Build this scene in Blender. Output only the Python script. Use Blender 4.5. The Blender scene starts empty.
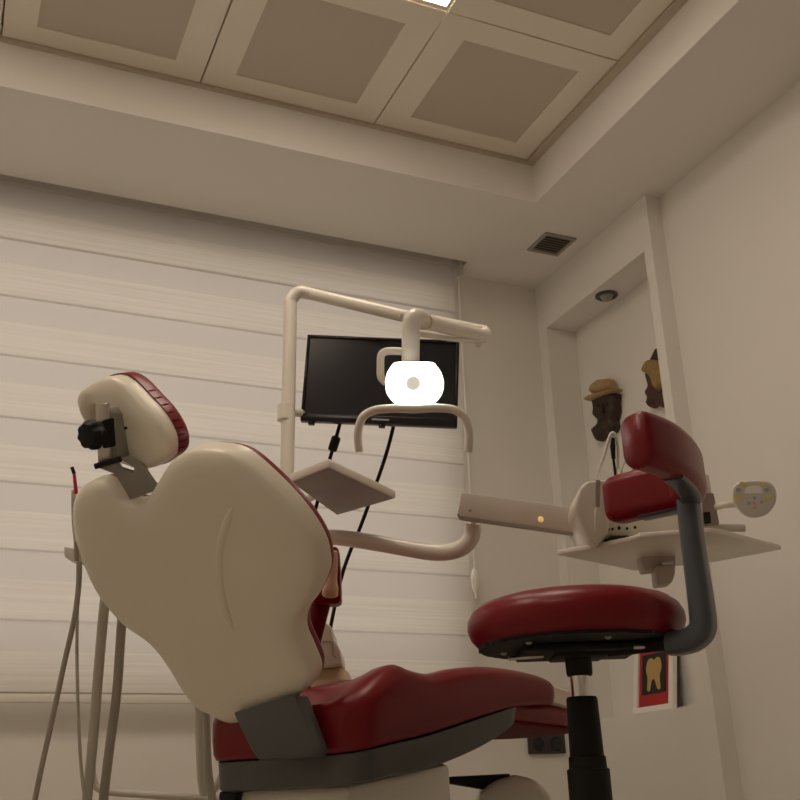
import bpy, bmesh, math, random
from mathutils import Vector, Matrix
from mathutils.geometry import delaunay_2d_cdt
random.seed(4)
R = math.radians
PI = math.pi
V = Vector
scn = bpy.context.scene
COL = scn.collection
CAMH = 0.33

# ------------------------------------------------------------------ camera
FPX = 1035.2
_y, _p, _r = R(23.9976), R(21.2047), R(-1.86645)
_f = V((math.sin(_y)*math.cos(_p), math.cos(_y)*math.cos(_p), math.sin(_p)))
_rt = _f.cross(V((0, 0, 1))).normalized()
_up = _rt.cross(_f)
_c, _s = math.cos(_r), math.sin(_r)
RT = _c*_rt + _s*_up
UP = -_s*_rt + _c*_up
FW = _f
EYE = V((0, 0, CAMH))
cam = bpy.data.cameras.new('camera')
camo = bpy.data.objects.new('camera', cam)
COL.objects.link(camo)
mw = Matrix.Identity(4)
for i in range(3):
    mw[i][0], mw[i][1], mw[i][2], mw[i][3] = RT[i], UP[i], -FW[i], EYE[i]
camo.matrix_world = mw
cam.sensor_width = 36.0
cam.lens = FPX*36.0/800.0
cam.clip_start = 0.02
scn.camera = camo


def ray(px, py):
    return RT*((px-400)/FPX) + UP*((400-py)/FPX) + FW


def at(px, py, d):
    """survey point: sight line (px,py) followed to distance d"""
    return EYE + ray(px, py)*d


def on(px, py, n, p0):
    """sight line met with the plane through p0 with normal n"""
    d = ray(px, py)
    return EYE + d*((V(p0)-EYE).dot(n)/d.dot(n))


def onz(px, py, z):
    return on(px, py, V((0, 0, 1)), V((0, 0, z)))


def onx(px, py, x):
    return on(px, py, V((1, 0, 0)), V((x, 0, 0)))


def ony(px, py, y):
    return on(px, py, V((0, 1, 0)), V((0, y, 0)))


# ------------------------------------------------------------------ materials
def mat(name, col, rough=0.5, metal=0.0, spec=0.5, coat=0.0, noise=0.0, nscale=20.0, bump=0.0, bscale=60.0, emit=None, estr=0.0, alpha=1.0, trans=0.0):
    m = bpy.data.materials.new(name)
    m.use_nodes = True
    nt = m.node_tree
    b = nt.nodes['Principled BSDF']
    b.inputs['Base Color'].default_value = (*col, 1)
    b.inputs['Roughness'].default_value = rough
    b.inputs['Metallic'].default_value = metal
    b.inputs['Specular IOR Level'].default_value = spec
    b.inputs['Coat Weight'].default_value = coat
    b.inputs['Coat Roughness'].default_value = 0.15
    b.inputs['Alpha'].default_value = alpha
    b.inputs['Transmission Weight'].default_value = trans
    if emit:
        b.inputs['Emission Color'].default_value = (*emit, 1)
        b.inputs['Emission Strength'].default_value = estr
    tc = nt.nodes.new('ShaderNodeTexCoord')
    if noise > 0:
        n = nt.nodes.new('ShaderNodeTexNoise')
        n.inputs['Scale'].default_value = nscale
        n.inputs['Detail'].default_value = 4
        nt.links.new(tc.outputs['Object'], n.inputs['Vector'])
        mx = nt.nodes.new('ShaderNodeMix')
        mx.data_type = 'RGBA'
        mx.inputs[6].default_value = (*[c*(1-noise) for c in col], 1)
        mx.inputs[7].default_value = (*[min(1, c*(1+noise)) for c in col], 1)
        nt.links.new(n.outputs['Fac'], mx.inputs[0])
        nt.links.new(mx.outputs[2], b.inputs['Base Color'])
    if bump > 0:
        n = nt.nodes.new('ShaderNodeTexNoise')
        n.inputs['Scale'].default_value = bscale
        n.inputs['Detail'].default_value = 3
        nt.links.new(tc.outputs['Object'], n.inputs['Vector'])
        bp = nt.nodes.new('ShaderNodeBump')
        bp.inputs['Strength'].default_value = bump
        bp.inputs['Distance'].default_value = 0.002
        nt.links.new(n.outputs['Fac'], bp.inputs['Height'])
        nt.links.new(bp.outputs['Normal'], b.inputs['Normal'])
    return m


def blind_material():
    """day-and-night fabric: a plain dense stripe, then a sheer stripe of fine threads, every 213 mm"""
    m = mat('blind_fabric', (.8, .78, .74), .8)
    nt = m.node_tree
    b = nt.nodes['Principled BSDF']
    geo = nt.nodes.new('ShaderNodeNewGeometry')
    sep = nt.nodes.new('ShaderNodeSeparateXYZ')
    nt.links.new(geo.outputs['Position'], sep.inputs[0])

    def math_(op, a, bb=None):
        n = nt.nodes.new('ShaderNodeMath')
        n.operation = op
        for i, v in enumerate((a, bb)):
            if v is None:
                continue
            if hasattr(v, 'links'):
                nt.links.new(v, n.inputs[i])
            else:
                n.inputs[i].default_value = v
        return n.outputs[0]
    zz = math_('SUBTRACT', sep.outputs[2], CAMH+.334)
    ph = math_('FRACT', math_('DIVIDE', zz, .2125))
    plain = math_('GREATER_THAN', ph, .56)
    nz = nt.nodes.new('ShaderNodeTexNoise')
    mp = nt.nodes.new('ShaderNodeMapping')
    mp.inputs['Scale'].default_value = (1.2, 1.2, 95)
    nt.links.new(geo.outputs['Position'], mp.inputs['Vector'])
    nt.links.new(mp.outputs[0], nz.inputs['Vector'])
    nz.inputs['Scale'].default_value = 1.0
    nz.inputs['Detail'].default_value = 2
    mx = nt.nodes.new('ShaderNodeMix')
    mx.data_type = 'RGBA'
    mx.inputs[6].default_value = (.66, .63, .57, 1)
    mx.inputs[7].default_value = (.88, .85, .80, 1)
    nt.links.new(nz.outputs['Fac'], mx.inputs[0])
    m2 = nt.nodes.new('ShaderNodeMix')
    m2.data_type = 'RGBA'
    nt.links.new(plain, m2.inputs[0])
    nt.links.new(mx.outputs[2], m2.inputs[6])
    m2.inputs[7].default_value = (.72, .69, .66, 1)
    nt.links.new(m2.outputs[2], b.inputs['Base Color'])
    # thin fabric: part of the daylight behind comes through
    tr = nt.nodes.new('ShaderNodeBsdfTranslucent')
    nt.links.new(m2.outputs[2], tr.inputs['Color'])
    ms = nt.nodes.new('ShaderNodeMixShader')
    ms.inputs[0].default_value = .35
    nt.links.new(b.outputs[0], ms.inputs[1])
    nt.links.new(tr.outputs[0], ms.inputs[2])
    nt.links.new(ms.outputs[0], nt.nodes['Material Output'].inputs['Surface'])
    return m


def perforated_material(name, c0, c1):
    m = mat(name, c0, .6)
    nt = m.node_tree
    b = nt.nodes['Principled BSDF']
    geo = nt.nodes.new('ShaderNodeNewGeometry')
    vm = nt.nodes.new('ShaderNodeVectorMath')
    vm.operation = 'SCALE'
    vm.inputs['Scale'].default_value = 1/.0065
    nt.links.new(geo.outputs['Position'], vm.inputs[0])
    fr = nt.nodes.new('ShaderNodeVectorMath')
    fr.operation = 'FRACTION'
    nt.links.new(vm.outputs[0], fr.inputs[0])
    sub = nt.nodes.new('ShaderNodeVectorMath')
    sub.operation = 'SUBTRACT'
    sub.inputs[1].default_value = (.5, .5, .5)
    nt.links.new(fr.outputs[0], sub.inputs[0])
    mul = nt.nodes.new('ShaderNodeVectorMath')
    mul.operation = 'MULTIPLY'
    mul.inputs[1].default_value = (1, 1, 0)
    nt.links.new(sub.outputs[0], mul.inputs[0])
    ln = nt.nodes.new('ShaderNodeVectorMath')
    ln.operation = 'LENGTH'
    nt.links.new(mul.outputs[0], ln.inputs[0])
    lt = nt.nodes.new('ShaderNodeMath')
    lt.operation = 'LESS_THAN'
    lt.inputs[1].default_value = 1.159
    nt.links.new(ln.outputs['Value'], lt.inputs[0])
    mx = nt.nodes.new('ShaderNodeMix')
    mx.data_type = 'RGBA'
    nt.links.new(lt.outputs[0], mx.inputs[0])
    mx.inputs[6].default_value = (*c0, 1)
    mx.inputs[7].default_value = (*c1, 1)
    nt.links.new(mx.outputs[2], b.inputs['Base Color'])
    return m


M = {
    'wall': mat('wall_paint', (.80, .775, .735), .75, noise=.03, nscale=2.5, bump=.05, bscale=180),
    'ceil': mat('ceiling_paint', (.82, .79, .75), .8, noise=.02, nscale=2),
    'floor': mat('floor_tiles', (.48, .43, .37), .4, noise=.08, nscale=6),
    'tile': mat('ceiling_tile_metal', (.88, .83, .74), .5, noise=.02, nscale=8),
    'trim': mat('coffer_trim', (.58, .51, .41), .5),
    'perf': perforated_material('perforated_metal', (.86, .80, .70), (.60, .54, .46)),
    'blind': blind_material(),
    'rail': mat('white_rail', (.85, .82, .76), .4),
    'white': mat('ivory_plastic', (.84, .79, .68), .34, spec=.4, coat=.12, noise=.03, nscale=5),
    'unit': mat('white_enamel', (.80, .76, .68), .3, coat=.2, noise=.02, nscale=6),
    'red': mat('burgundy_vinyl', (.195, .0065, .012), .33, spec=.30, noise=.10, nscale=9, bump=.10, bscale=220),
    'redd': mat('dark_burgundy_piping', (.13, .006, .010), .7, spec=.15),
    'grey': mat('dark_grey_plastic', (.085, .088, .088), .42, noise=.05, nscale=12),
    'post': mat('slate_grey_enamel', (.075, .088, .108), .33, coat=.15, noise=.04, nscale=10),
    'steelgrey': mat('grey_bracket_paint', (.27, .26, .23), .42, noise=.05, nscale=15),
    'black': mat('black_rubber', (.010, .010, .010), .6, spec=.25, noise=.1, nscale=30),
    'blackp': mat('black_gloss_plastic', (.010, .010, .012), .22, noise=.05, nscale=30),
    'screen': mat('screen_glass', (.013, .014, .019), .2, spec=.5, noise=.04, nscale=3),
    'chrome': mat('chrome', (.75, .73, .70), .15, metal=1.0, noise=.02, nscale=30),
    'brushed': mat('brushed_steel', (.62, .59, .55), .32, metal=1.0, noise=.05, nscale=40),
    'hose': mat('grey_hose', (.55, .52, .46), .5, noise=.05, nscale=20),
    'hosed': mat('darker_grey_hose', (.40, .37, .32), .55, noise=.05, nscale=20),
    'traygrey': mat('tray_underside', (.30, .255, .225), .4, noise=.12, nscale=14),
    'mountgrey': mat('mount_grey', (.46, .42, .37), .4, noise=.04),
    'gunmetal': mat('satin_steel', (.40, .38, .35), .28, metal=1.0, noise=.05, nscale=30),
    'pink': mat('pink_sleeve', (.60, .02, .10), .4, noise=.05),
    'wood': mat('carved_dark_wood', (.038, .019, .011), .55, noise=.45, nscale=45, bump=.6, bscale=90),
    'woodred': mat('carved_red_wood', (.060, .019, .012), .5, noise=.4, nscale=45, bump=.6, bscale=90),
    'straw': mat('straw_hat', (.40, .265, .13), .7, noise=.2, nscale=60, bump=.5, bscale=200),
    'gold': mat('gilded_headcloth', (.30, .19, .06), .5, noise=.45, nscale=70, bump=.6, bscale=120),
    'framew': mat('white_picture_frame', (.88, .86, .82), .4, noise=.02),
    'matred': mat('red_mount', (.42, .018, .018), .6, noise=.04),
    'ink': mat('black_print', (.008, .008, .008), .6, noise=.1),
    'tooth': mat('ochre_print', (.50, .33, .12), .6, noise=.15, nscale=60),
    'ventd': mat('vent_metal', (.32, .31, .27), .5, noise=.08),
    'dark': mat('dark_void', (.02, .018, .015), .7, noise=.1),
    'socket': mat('anthracite_socket', (.035, .033, .03), .4, noise=.05),
    'film': mat('milky_plastic_sheet', (.80, .68, .62), .25, noise=.06, nscale=12),
    'pad': mat('keypad_face', (.62, .60, .55), .35, noise=.02),
    'yellow': mat('yellow_key', (.72, .62, .18), .4, noise=.02),
    'pinkk': mat('pink_key', (.68, .36, .33), .4, noise=.02),
    'bluek': mat('blue_key', (.38, .40, .48), .4, noise=.02),
    'whitek': mat('white_display', (.88, .86, .82), .3, noise=.01),
    'amber': mat('amber_glow', (.9, .6, .25), .3, noise=.02, emit=(1, .66, .22), estr=.45),
    'beige': mat('beige_armrest_plastic', (.68, .50, .36), .4, noise=.05, nscale=14),
    'lamp': mat('lamp_reflector', (.9, .9, .88), .3, noise=.01, emit=(1, .97, .90), estr=9.0),
    'bulb': mat('bulb_shield', (.5, .48, .42), .4, noise=.03, emit=(1, .93, .78), estr=.55),
    'diff': mat('panel_diffuser', (.9, .9, .88), .5, noise=.01, emit=(1, .85, .68), estr=8.8),
    'diff_fill': mat('fill_panel_diffuser', (.9, .9, .88), .5, noise=.01, emit=(1, .85, .68), estr=5.0),  # weaker emission for the added rear fill panel
    'bezel': mat('screen_logo', (.35, .37, .40), .3, noise=.02),
}


# ------------------------------------------------------------------ object helpers
def link(name, bm, m, parent=None, smooth=True, angle=38, loc=None):
    me = bpy.data.meshes.new(name)
    bmesh.ops.recalc_face_normals(bm, faces=bm.faces[:])
    if smooth:
        for f in bm.faces:
            f.smooth = True
    bm.to_mesh(me)
    bm.free()
    if smooth:
        me.set_sharp_from_angle(angle=R(angle))
    ms = m if isinstance(m, (list, tuple)) else [m]
    for mm in ms:
        me.materials.append(M[mm])
    o = bpy.data.objects.new(name, me)
    COL.objects.link(o)
    if loc is not None:
        me.transform(Matrix.Translation(-V(loc)))
        o.location = loc
    if parent is not None:
        o.parent = parent
        if parent.parent is None:
            o.matrix_parent_inverse = Matrix.Translation(-parent.location)
    return o


def tag(o, label, cat, group=None):
    o['label'] = label
    o['category'] = cat
    if group:
        o['group'] = group
    return o


def thing(name, loc, label, cat, group=None):
    o = bpy.data.objects.new(name, None)
    o.empty_display_size = .05
    COL.objects.link(o)
    o.location = loc
    return tag(o, label, cat, group)


def struct(name, bm, m, **k):
    o = link(name, bm, m, smooth=False, **k)
    o['kind'] = 'structure'
    return o


def cat_rom(pts, n=8, closed=False):
    pts = [V(p) for p in pts]
    out = []
    N = len(pts)
    rng = range(N) if closed else range(N-1)
    for i in rng:
        if closed:
            p0, p1, p2, p3 = pts[i-1], pts[i], pts[(i+1) % N], pts[(i+2) % N]
        else:
            p1, p2 = pts[i], pts[i+1]
            p0 = pts[i-1] if i > 0 else p1*2-p2
            p3 = pts[i+2] if i+2 < N else p2*2-p1
        for k in range(n):
            t = k/n
            out.append(.5*((2*p1)+(p2-p0)*t+(2*p0-5*p1+4*p2-p3)*t*t+(3*p1-p0-3*p2+p3)*t**3))
    if not closed:
        out.append(pts[-1])
    return out


def tube(bm, pts, rad, segs=16, smooth=8, sx=1.0, caps=True, up=None):
    """sweep a round (or oval: sx) section along pts; rad may be a list"""
    n0 = len(pts)
    rads = rad if isinstance(rad, (list, tuple)) else [rad]*n0
    if smooth:
        P = cat_rom(pts, smooth)
        RR = []
        for i in range(n0-1):
            for k in range(smooth):
                RR.append(rads[i]+(rads[i+1]-rads[i])*k/smooth)
        RR.append(rads[-1])
    else:
        P = [V(p) for p in pts]
        RR = list(rads)
    T = []
    for i in range(len(P)):
        a = P[max(0, i-1)]
        b = P[min(len(P)-1, i+1)]
        T.append((b-a).normalized())
    nrm = V(up) if up is not None else (V((0, 0, 1)) if abs(T[0].z) < .9 else V((1, 0, 0)))
    nrm = (nrm-T[0]*nrm.dot(T[0])).normalized()
    rings = []
    for i, p in enumerate(P):
        nrm = (nrm-T[i]*nrm.dot(T[i])).normalized()
        bi = T[i].cross(nrm)
        rings.append([bm.verts.new(p+(nrm*math.cos(2*PI*k/segs)+bi*math.sin(2*PI*k/segs)*sx)*RR[i]) for k in range(segs)])
    for i in range(len(rings)-1):
        for k in range(segs):
            bm.faces.new((rings[i][k], rings[i][(k+1) % segs], rings[i+1][(k+1) % segs], rings[i+1][k]))
    if caps:
        bm.faces.new(rings[0][::-1])
        bm.faces.new(rings[-1])
    return bm


def sweep_section(bm, path, section, up=V((0, 0, 1)), scale=None):
    """sweep a closed 2-D section (x across, y along up) along path; capped"""
    P = [V(p) for p in path]
    rings = []
    for i, p in enumerate(P):
        t = (P[min(len(P)-1, i+1)]-P[max(0, i-1)]).normalized()
        x = t.cross(up).normalized()
        y = x.cross(t)
        s = scale[i] if scale else 1.0
        rings.append([bm.verts.new(p+x*q[0]*s+y*q[1]*s) for q in section])
    n = len(section)
    for i in range(len(rings)-1):
        for k in range(n):
            bm.faces.new((rings[i][k], rings[i][(k+1) % n], rings[i+1][(k+1) % n], rings[i+1][k]))
    bm.faces.new(rings[0][::-1])
    bm.faces.new(rings[-1])
    return bm


def rrect(w, h, r, n=5):
    o = []
    for cx, cy, a0 in ((w/2-r, h/2-r, 0), (-w/2+r, h/2-r, 90), (-w/2+r, -h/2+r, 180), (w/2-r, -h/2+r, 270)):
        for k in range(n+1):
            a = R(a0+90*k/n)
            o.append((cx+r*math.cos(a), cy+r*math.sin(a)))
    return o


def box(bm, c, size, ax=None, bev=0.0, seg=2):
    """box at centre c, size along axes ax (three vectors)"""
    X, Y, Z = ax if ax else (V((1, 0, 0)), V((0, 1, 0)), V((0, 0, 1)))
    mt = Matrix((X, Y, Z)).transposed().to_4x4()
    t = bmesh.new()
    bmesh.ops.create_cube(t, size=1.0)
    bmesh.ops.scale(t, vec=V(size), verts=t.verts)
    if bev > 0:
        bmesh.ops.bevel(t, geom=t.edges[:]+t.verts[:], offset=bev, segments=seg, profile=.5, affect='EDGES')
    bmesh.ops.transform(t, matrix=Matrix.Translation(V(c)) @ mt, verts=t.verts)
    merge(bm, t)
    return bm


def merge(bm, t):
    mp = {}
    for v in t.verts:
        mp[v] = bm.verts.new(v.co)
    for f in t.faces:
        nf = bm.faces.new([mp[v] for v in f.verts])
        nf.material_index = f.material_index
    t.free()


def prism(bm, pts, ext, bev=0.0, seg=2):
    """closed 3-D polygon pushed along ext, bevelled"""
    t = bmesh.new()
    a = [t.verts.new(V(p)) for p in pts]
    b = [t.verts.new(V(p)+V(ext)) for p in pts]
    n = len(pts)
    t.faces.new(a)
    t.faces.new(b[::-1])
    for i in range(n):
        t.faces.new((a[i], b[i], b[(i+1) % n], a[(i+1) % n]))
    bmesh.ops.recalc_face_normals(t, faces=t.faces[:])
    if bev > 0:
        es = [e for e in t.edges if len(e.link_faces) == 2 and e.calc_face_angle(0) > R(25)]
        bmesh.ops.bevel(t, geom=es, offset=bev, segments=seg, profile=.5, affect='EDGES', clamp_overlap=True)
    merge(bm, t)
    return bm


def lathe(bm, base, prof, axis=V((0, 0, 1)), segs=40, sq=None):
    """prof: (radius, height) list"""
    axis = V(axis).normalized()
    x = (V((1, 0, 0)) if abs(axis.x) < .9 else V((0, 1, 0)))
    x = (x-axis*x.dot(axis)).normalized()
    y = axis.cross(x)
    rings = []
    for r, h in prof:
        if r < 1e-5:
            rings.append([bm.verts.new(V(base)+axis*h)])
        else:
            rings.append([bm.verts.new(V(base)+axis*h+(x*math.cos(2*PI*k/segs)+y*math.sin(2*PI*k/segs))*r) for k in range(segs)])
    for a, b in zip(rings, rings[1:]):
        for k in range(segs):
            k2 = (k+1) % segs
            if len(a) == 1 and len(b) == 1:
                continue
            if len(a) == 1:
                bm.faces.new((a[0], b[k], b[k2]))
            elif len(b) == 1:
                bm.faces.new((a[k], b[0], a[k2]))
            else:
                bm.faces.new((a[k], b[k], b[k2], a[k2]))
    if len(rings[0]) > 1:
        bm.faces.new(rings[0][::-1])
    if len(rings[-1]) > 1:
        bm.faces.new(rings[-1])
    return bm


def seg_dist(p, a, b):
    ab = b-a
    t = max(0, min(1, (p-a).dot(ab)/max(1e-12, ab.dot(ab))))
    return (p-(a+ab*t)).length


def inside(p, poly):
    c = False
    j = len(poly)-1
    for i in range(len(poly)):
        a, b = poly[i], poly[j]
        if (a.y > p.y) != (b.y > p.y) and p.x < (b.x-a.x)*(p.y-a.y)/(b.y-a.y)+a.x:
            c = not c
        j = i
    return c


def dome(t, x):
    x = max(0.0, min(1.0, x))
    return t*math.sqrt(max(0, 1-(1-x)**2))


def pillow(outline, fmap, front=(.02, .03), back=(.02, .03), wall=0.0, step=.014, inset=(.002, .006, .012, .02)):
    """padded or moulded shape: closed 2-D outline filled with points whose height on the front and
    back follows the distance to the rim; fmap(u, v, n) places a point in the room"""
    P = [V((p[0], p[1])) for p in outline]
    N = len(P)
    ar = sum(P[i].x*P[(i+1) % N].y-P[(i+1) % N].x*P[i].y for i in range(N))
    if ar < 0:
        P.reverse()
    pts = list(P)

    def dist(q):
        return min(seg_dist(q, P[i], P[(i+1) % N]) for i in range(N))
    dd = [0.0]*N
    for ins in inset:
        for i in range(N):
            t = (P[(i+1) % N]-P[i-1]).normalized()
            q = P[i]+V((-t.y, t.x))*ins
            if inside(q, P):
                dq = dist(q)
                if dq > ins*.93:
                    pts.append(q)
                    dd.append(dq)
    mnx, mxx = min(p.x for p in P), max(p.x for p in P)
    mny, mxy = min(p.y for p in P), max(p.y for p in P)
    lim = (inset[-1] if inset else 0)+step*.5
    j = 0
    yy = mny
    while yy < mxy:
        xx = mnx+(step*.5 if j % 2 else 0)
        while xx < mxx:
            q = V((xx, yy))
            if inside(q, P):
                dq = dist(q)
                if dq > lim:
                    pts.append(q)
                    dd.append(dq)
            xx += step
        yy += step*.87
        j += 1
    vs, es, fs, ov, oe, of = delaunay_2d_cdt(pts, [(i, (i+1) % N) for i in range(N)], [], 1, 1e-6)
    bm = bmesh.new()
    D = []
    for k, v in enumerate(vs):
        D.append(0.0 if any(o < N for o in ov[k]) else dd[ov[k][0]] if ov[k] else dist(v))
    F = [bm.verts.new(fmap(v.x, v.y, wall/2+dome(front[0], D[k]/front[1]))) for k, v in enumerate(vs)]
    B = [bm.verts.new(fmap(v.x, v.y, -wall/2-dome(back[0], D[k]/back[1]))) if (D[k] > 0 or wall > 0) else F[k] for k, v in enumerate(vs)]
    bound = {}
    for f in fs:
        try:
            bm.faces.new([F[i] for i in f])
            bm.faces.new([B[i] for i in reversed(f)])
        except ValueError:
            pass
        for i in range(len(f)):
            e = (f[i], f[(i+1) % len(f)])
            if (e[1], e[0]) in bound:
                del bound[(e[1], e[0])]
            else:
                bound[e] = 1
    if wall > 0:
        for a, b in bound:
            bm.faces.new((F[b], F[a], B[a], B[b]))
    return bm


# ================================================================== THE ROOM
XL, XR, XN = -1.45, 2.22, 2.157
YB, YW = -1.7, 3.387
ZS, ZT = 2.03+CAMH, 2.2+CAMH           # soffit, coffer tiles
CX0, CX1, CY0, CY1 = 1.78-.61*4, 1.78, 2.785-.6*5, 2.785   # coffer


def plate(bm, x0, x1, y0, y1, z0, z1):
    return box(bm, ((x0+x1)/2, (y0+y1)/2, (z0+z1)/2), (abs(x1-x0), abs(y1-y0), abs(z1-z0)))


struct('floor', plate(bmesh.new(), XL-.1, XR+.2, YB-.1, YW+.1, -.08, 0), 'floor')
struct('wall_left', plate(bmesh.new(), XL-.1, XL, YB-.1, YW+.1, 0, ZT+.3), 'wall')
struct('wall_rear', plate(bmesh.new(), XL, XR, YB-.1, YB, 0, ZT+.3), 'wall')
WX0, WX1, WZ0, WZ1 = -1.35, 1.70, CAMH+.36, CAMH+1.93        # window opening behind the blind
bm = bmesh.new()
plate(bm, XL, XR+.2, YW, YW+.1, 0, WZ0)
plate(bm, XL, XR+.2, YW, YW+.1, WZ1, ZT+.3)
plate(bm, XL, WX0, YW, YW+.1, WZ0, WZ1)
plate(bm, WX1, XR+.2, YW, YW+.1, WZ0, WZ1)
struct('wall_window', bm, 'wall')
bm = bmesh.new()
for (x0, x1, z0_, z1_) in ((WX0, WX1, WZ0, WZ0+.04), (WX0, WX1, WZ1-.04, WZ1), (WX0, WX0+.04, WZ0+.04, WZ1-.04), (WX1-.04, WX1, WZ0+.04, WZ1-.04)):
    plate(bm, x0, x1, YW+.05, YW+.09, z0_, z1_)
struct('window_1', bm, 'rail')
struct('wall_right', plate(bmesh.new(), XR, XR+.1, YB, 2.597, 0, ZT+.3), 'wall')
# boxed-out wall with the display niche
NY0, NY1, NZ0, NZ1, NXB = 2.643, 3.325, .251+CAMH, 1.82+CAMH, 2.297
bm = bmesh.new()
plate(bm, XN, XR+.2, 2.597, NY0, 0, ZS)
plate(bm, XN, XR+.2, NY1, YW, 0, ZS)
plate(bm, XN, XR+.2, NY0, NY1, 0, NZ0)
plate(bm, XN, XR+.2, NY0, NY1, NZ1, ZS)
plate(bm, NXB, XR+.2, NY0, NY1, NZ0, NZ1)
struct('wall_niche', bm, 'wall')

# ceiling: lowered soffit ring with a blind recess along the window, and the raised coffer
RX1, RY0 = 1.775, 3.272
bm = bmesh.new()
plate(bm, XL, CX0, YB, RY0, ZS, ZS+.05)
plate(bm, CX1+.03, XR+.2, YB, RY0, ZS, ZS+.05)
plate(bm, CX0, CX1+.03, CY1, RY0, ZS, ZS+.05)
plate(bm, CX0, CX1+.03, YB, CY0, ZS, ZS+.05)
plate(bm, RX1, XR+.2, RY0, YW, ZS, ZS+.05)
# sides of the coffer
plate(bm, CX0-.03, CX0, CY0, CY1, ZS+.05, ZT+.05)
plate(bm, CX1+.03, CX1+.06, CY0, CY1, ZS+.05, ZT+.05)
plate(bm, CX0-.03, CX1+.06, CY1, CY1+.03, ZS+.05, ZT+.05)
plate(bm, CX0-.03, CX1+.06, CY0-.03, CY0, ZS+.05, ZT+.05)
# blind recess lining
plate(bm, XL, RX1+.03, RY0-.03, RY0, ZS+.05, ZS+.2)
plate(bm, RX1, RX1+.03, RY0, YW, ZS+.05, ZS+.2)
plate(bm, XL, RX1+.03, RY0-.03, YW, ZS+.2, ZS+.23)
plate(bm, CX0-.03, CX1+.06, CY0-.03, CY1+.03, ZT+.045, ZT+.1)
struct('ceiling', bm, 'ceil')
bm = bmesh.new()
for (x0, x1, y0, y1) in ((CX0, CX1+.03, CY1-.012, CY1), (CX1, CX1+.03, CY0, CY1-.012), (CX0, CX0+.012, CY0, CY1-.012)):
    plate(bm, x0, x1, y0, y1, ZT-.012, ZT+.04)
struct('trim_1', bm, 'trim')


def ceiling_tile(ix, iy):
    """one 60 cm metal ceiling panel: ix counted from the right wall, iy from the window"""
    x1 = CX1-.61*ix-.003
    y1 = CY1-.012*(iy == 0)-.6*iy-.003
    x0, y0 = CX1-.61*(ix+1)+.003, CY1-.6*(iy+1)+.003
    return x0, x1, y0, y1


def tile_frame(x0, x1, y0, y1, ix0, ix1, iy0, iy1):
    bm = bmesh.new()
    plate(bm, x0, ix0, y0, y1, ZT, ZT+.02)
    plate(bm, ix1, x1, y0, y1, ZT, ZT+.02)
    plate(bm, ix0, ix1, y0, iy0, ZT, ZT+.02)
    plate(bm, ix0, ix1, iy1, y1, ZT, ZT+.02)
    return bm


tile_labels = {
    (0, 0): 'square perforated metal ceiling tile in the corner of the raised ceiling, above the small vent',
    (1, 0): 'square perforated ceiling tile along the window side, directly left of the corner tile',
    (2, 0): 'square perforated ceiling tile along the window side, two tiles left of the corner tile',
    (0, 1): 'perforated ceiling tile cut by the top of the photo, right of the lit panel',
    (3, 0): 'sliver of ceiling tile at the top left edge of the photo',
}
for ix in range(4):
    for iy in range(5):
        x0, x1, y0, y1 = ceiling_tile(ix, iy)
        cx, cy = CX1-.61*ix-.300-.005*(ix > 0), CY1-.6*iy-.3
        if (ix, iy) == (0, 1):
            cx = cx
        hw = .208
        if (ix, iy) in ((1, 1), (3, 1), (3, 3)):
            continue
        if (ix, iy) in tile_labels:
            t = thing('ceiling_tile', (cx, cy, ZT), tile_labels[(ix, iy)], 'ceiling tile', 'perforated tiles of the raised ceiling')
            link('tile_border', tile_frame(x0, x1, y0, y1, cx-hw, cx+hw, cy-hw, cy+hw), 'tile', t, smooth=False)
            link('perforated_panel', plate(bmesh.new(), cx-hw, cx+hw, cy-hw, cy+hw, ZT+.004, ZT+.018), 'perf', t, smooth=False)
        elif ix > 0 or iy > 0:
            pass
# the rest of the coffer, out of the photo
bm = bmesh.new()
bp_ = bmesh.new()
for ix in range(4):
    for iy in range(5):
        if (ix, iy) in tile_labels or (ix, iy) in ((1, 1), (3, 1), (3, 3)):
            continue
        x0, x1, y0, y1 = ceiling_tile(ix, iy)
        plate(bm, x0, x1, y0, y1, ZT, ZT+.02)
        cx, cy = (x0+x1)/2, (y0+y1)/2
        plate(bp_, cx-.208, cx+.208, cy-.208, cy+.208, ZT-.001, ZT+.002)
struct('ceiling_coffer', bm, 'tile')
struct('ceiling_perforation', bp_, 'perf')


def ceiling_light(ix, iy, label, m='diff'):
    x0, x1, y0, y1 = ceiling_tile(ix, iy)
    cx, cy = CX1-.61*ix-.300-.005*(ix > 0), CY1-.6*iy-.3
    t = thing('ceiling_light', (cx, cy, ZT), label, 'ceiling light')
    h = .292
    cyy = cy+.02
    cy -= .010
    link('light_frame', tile_frame(x0, x1, y0, y1, cx-h, cx+h, cy-h, cy+h), 'tile', t, smooth=False)
    link('diffuser', plate(bmesh.new(), cx-h, cx+h, cy-h, cy+h, ZT+.003, ZT+.015), m, t, smooth=False)


ceiling_light(1, 1, 'square lit ceiling panel at the top edge of the photo, only its corner in view')
ceiling_light(3, 1, 'square lit ceiling panel above the left half of the blind, out of view')

ceiling_light(3, 3, 'added square fill panel in the ceiling toward the rear left of the room, out of view', 'diff_fill')  # unseen panel added to brighten the chair back and stool

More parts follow.
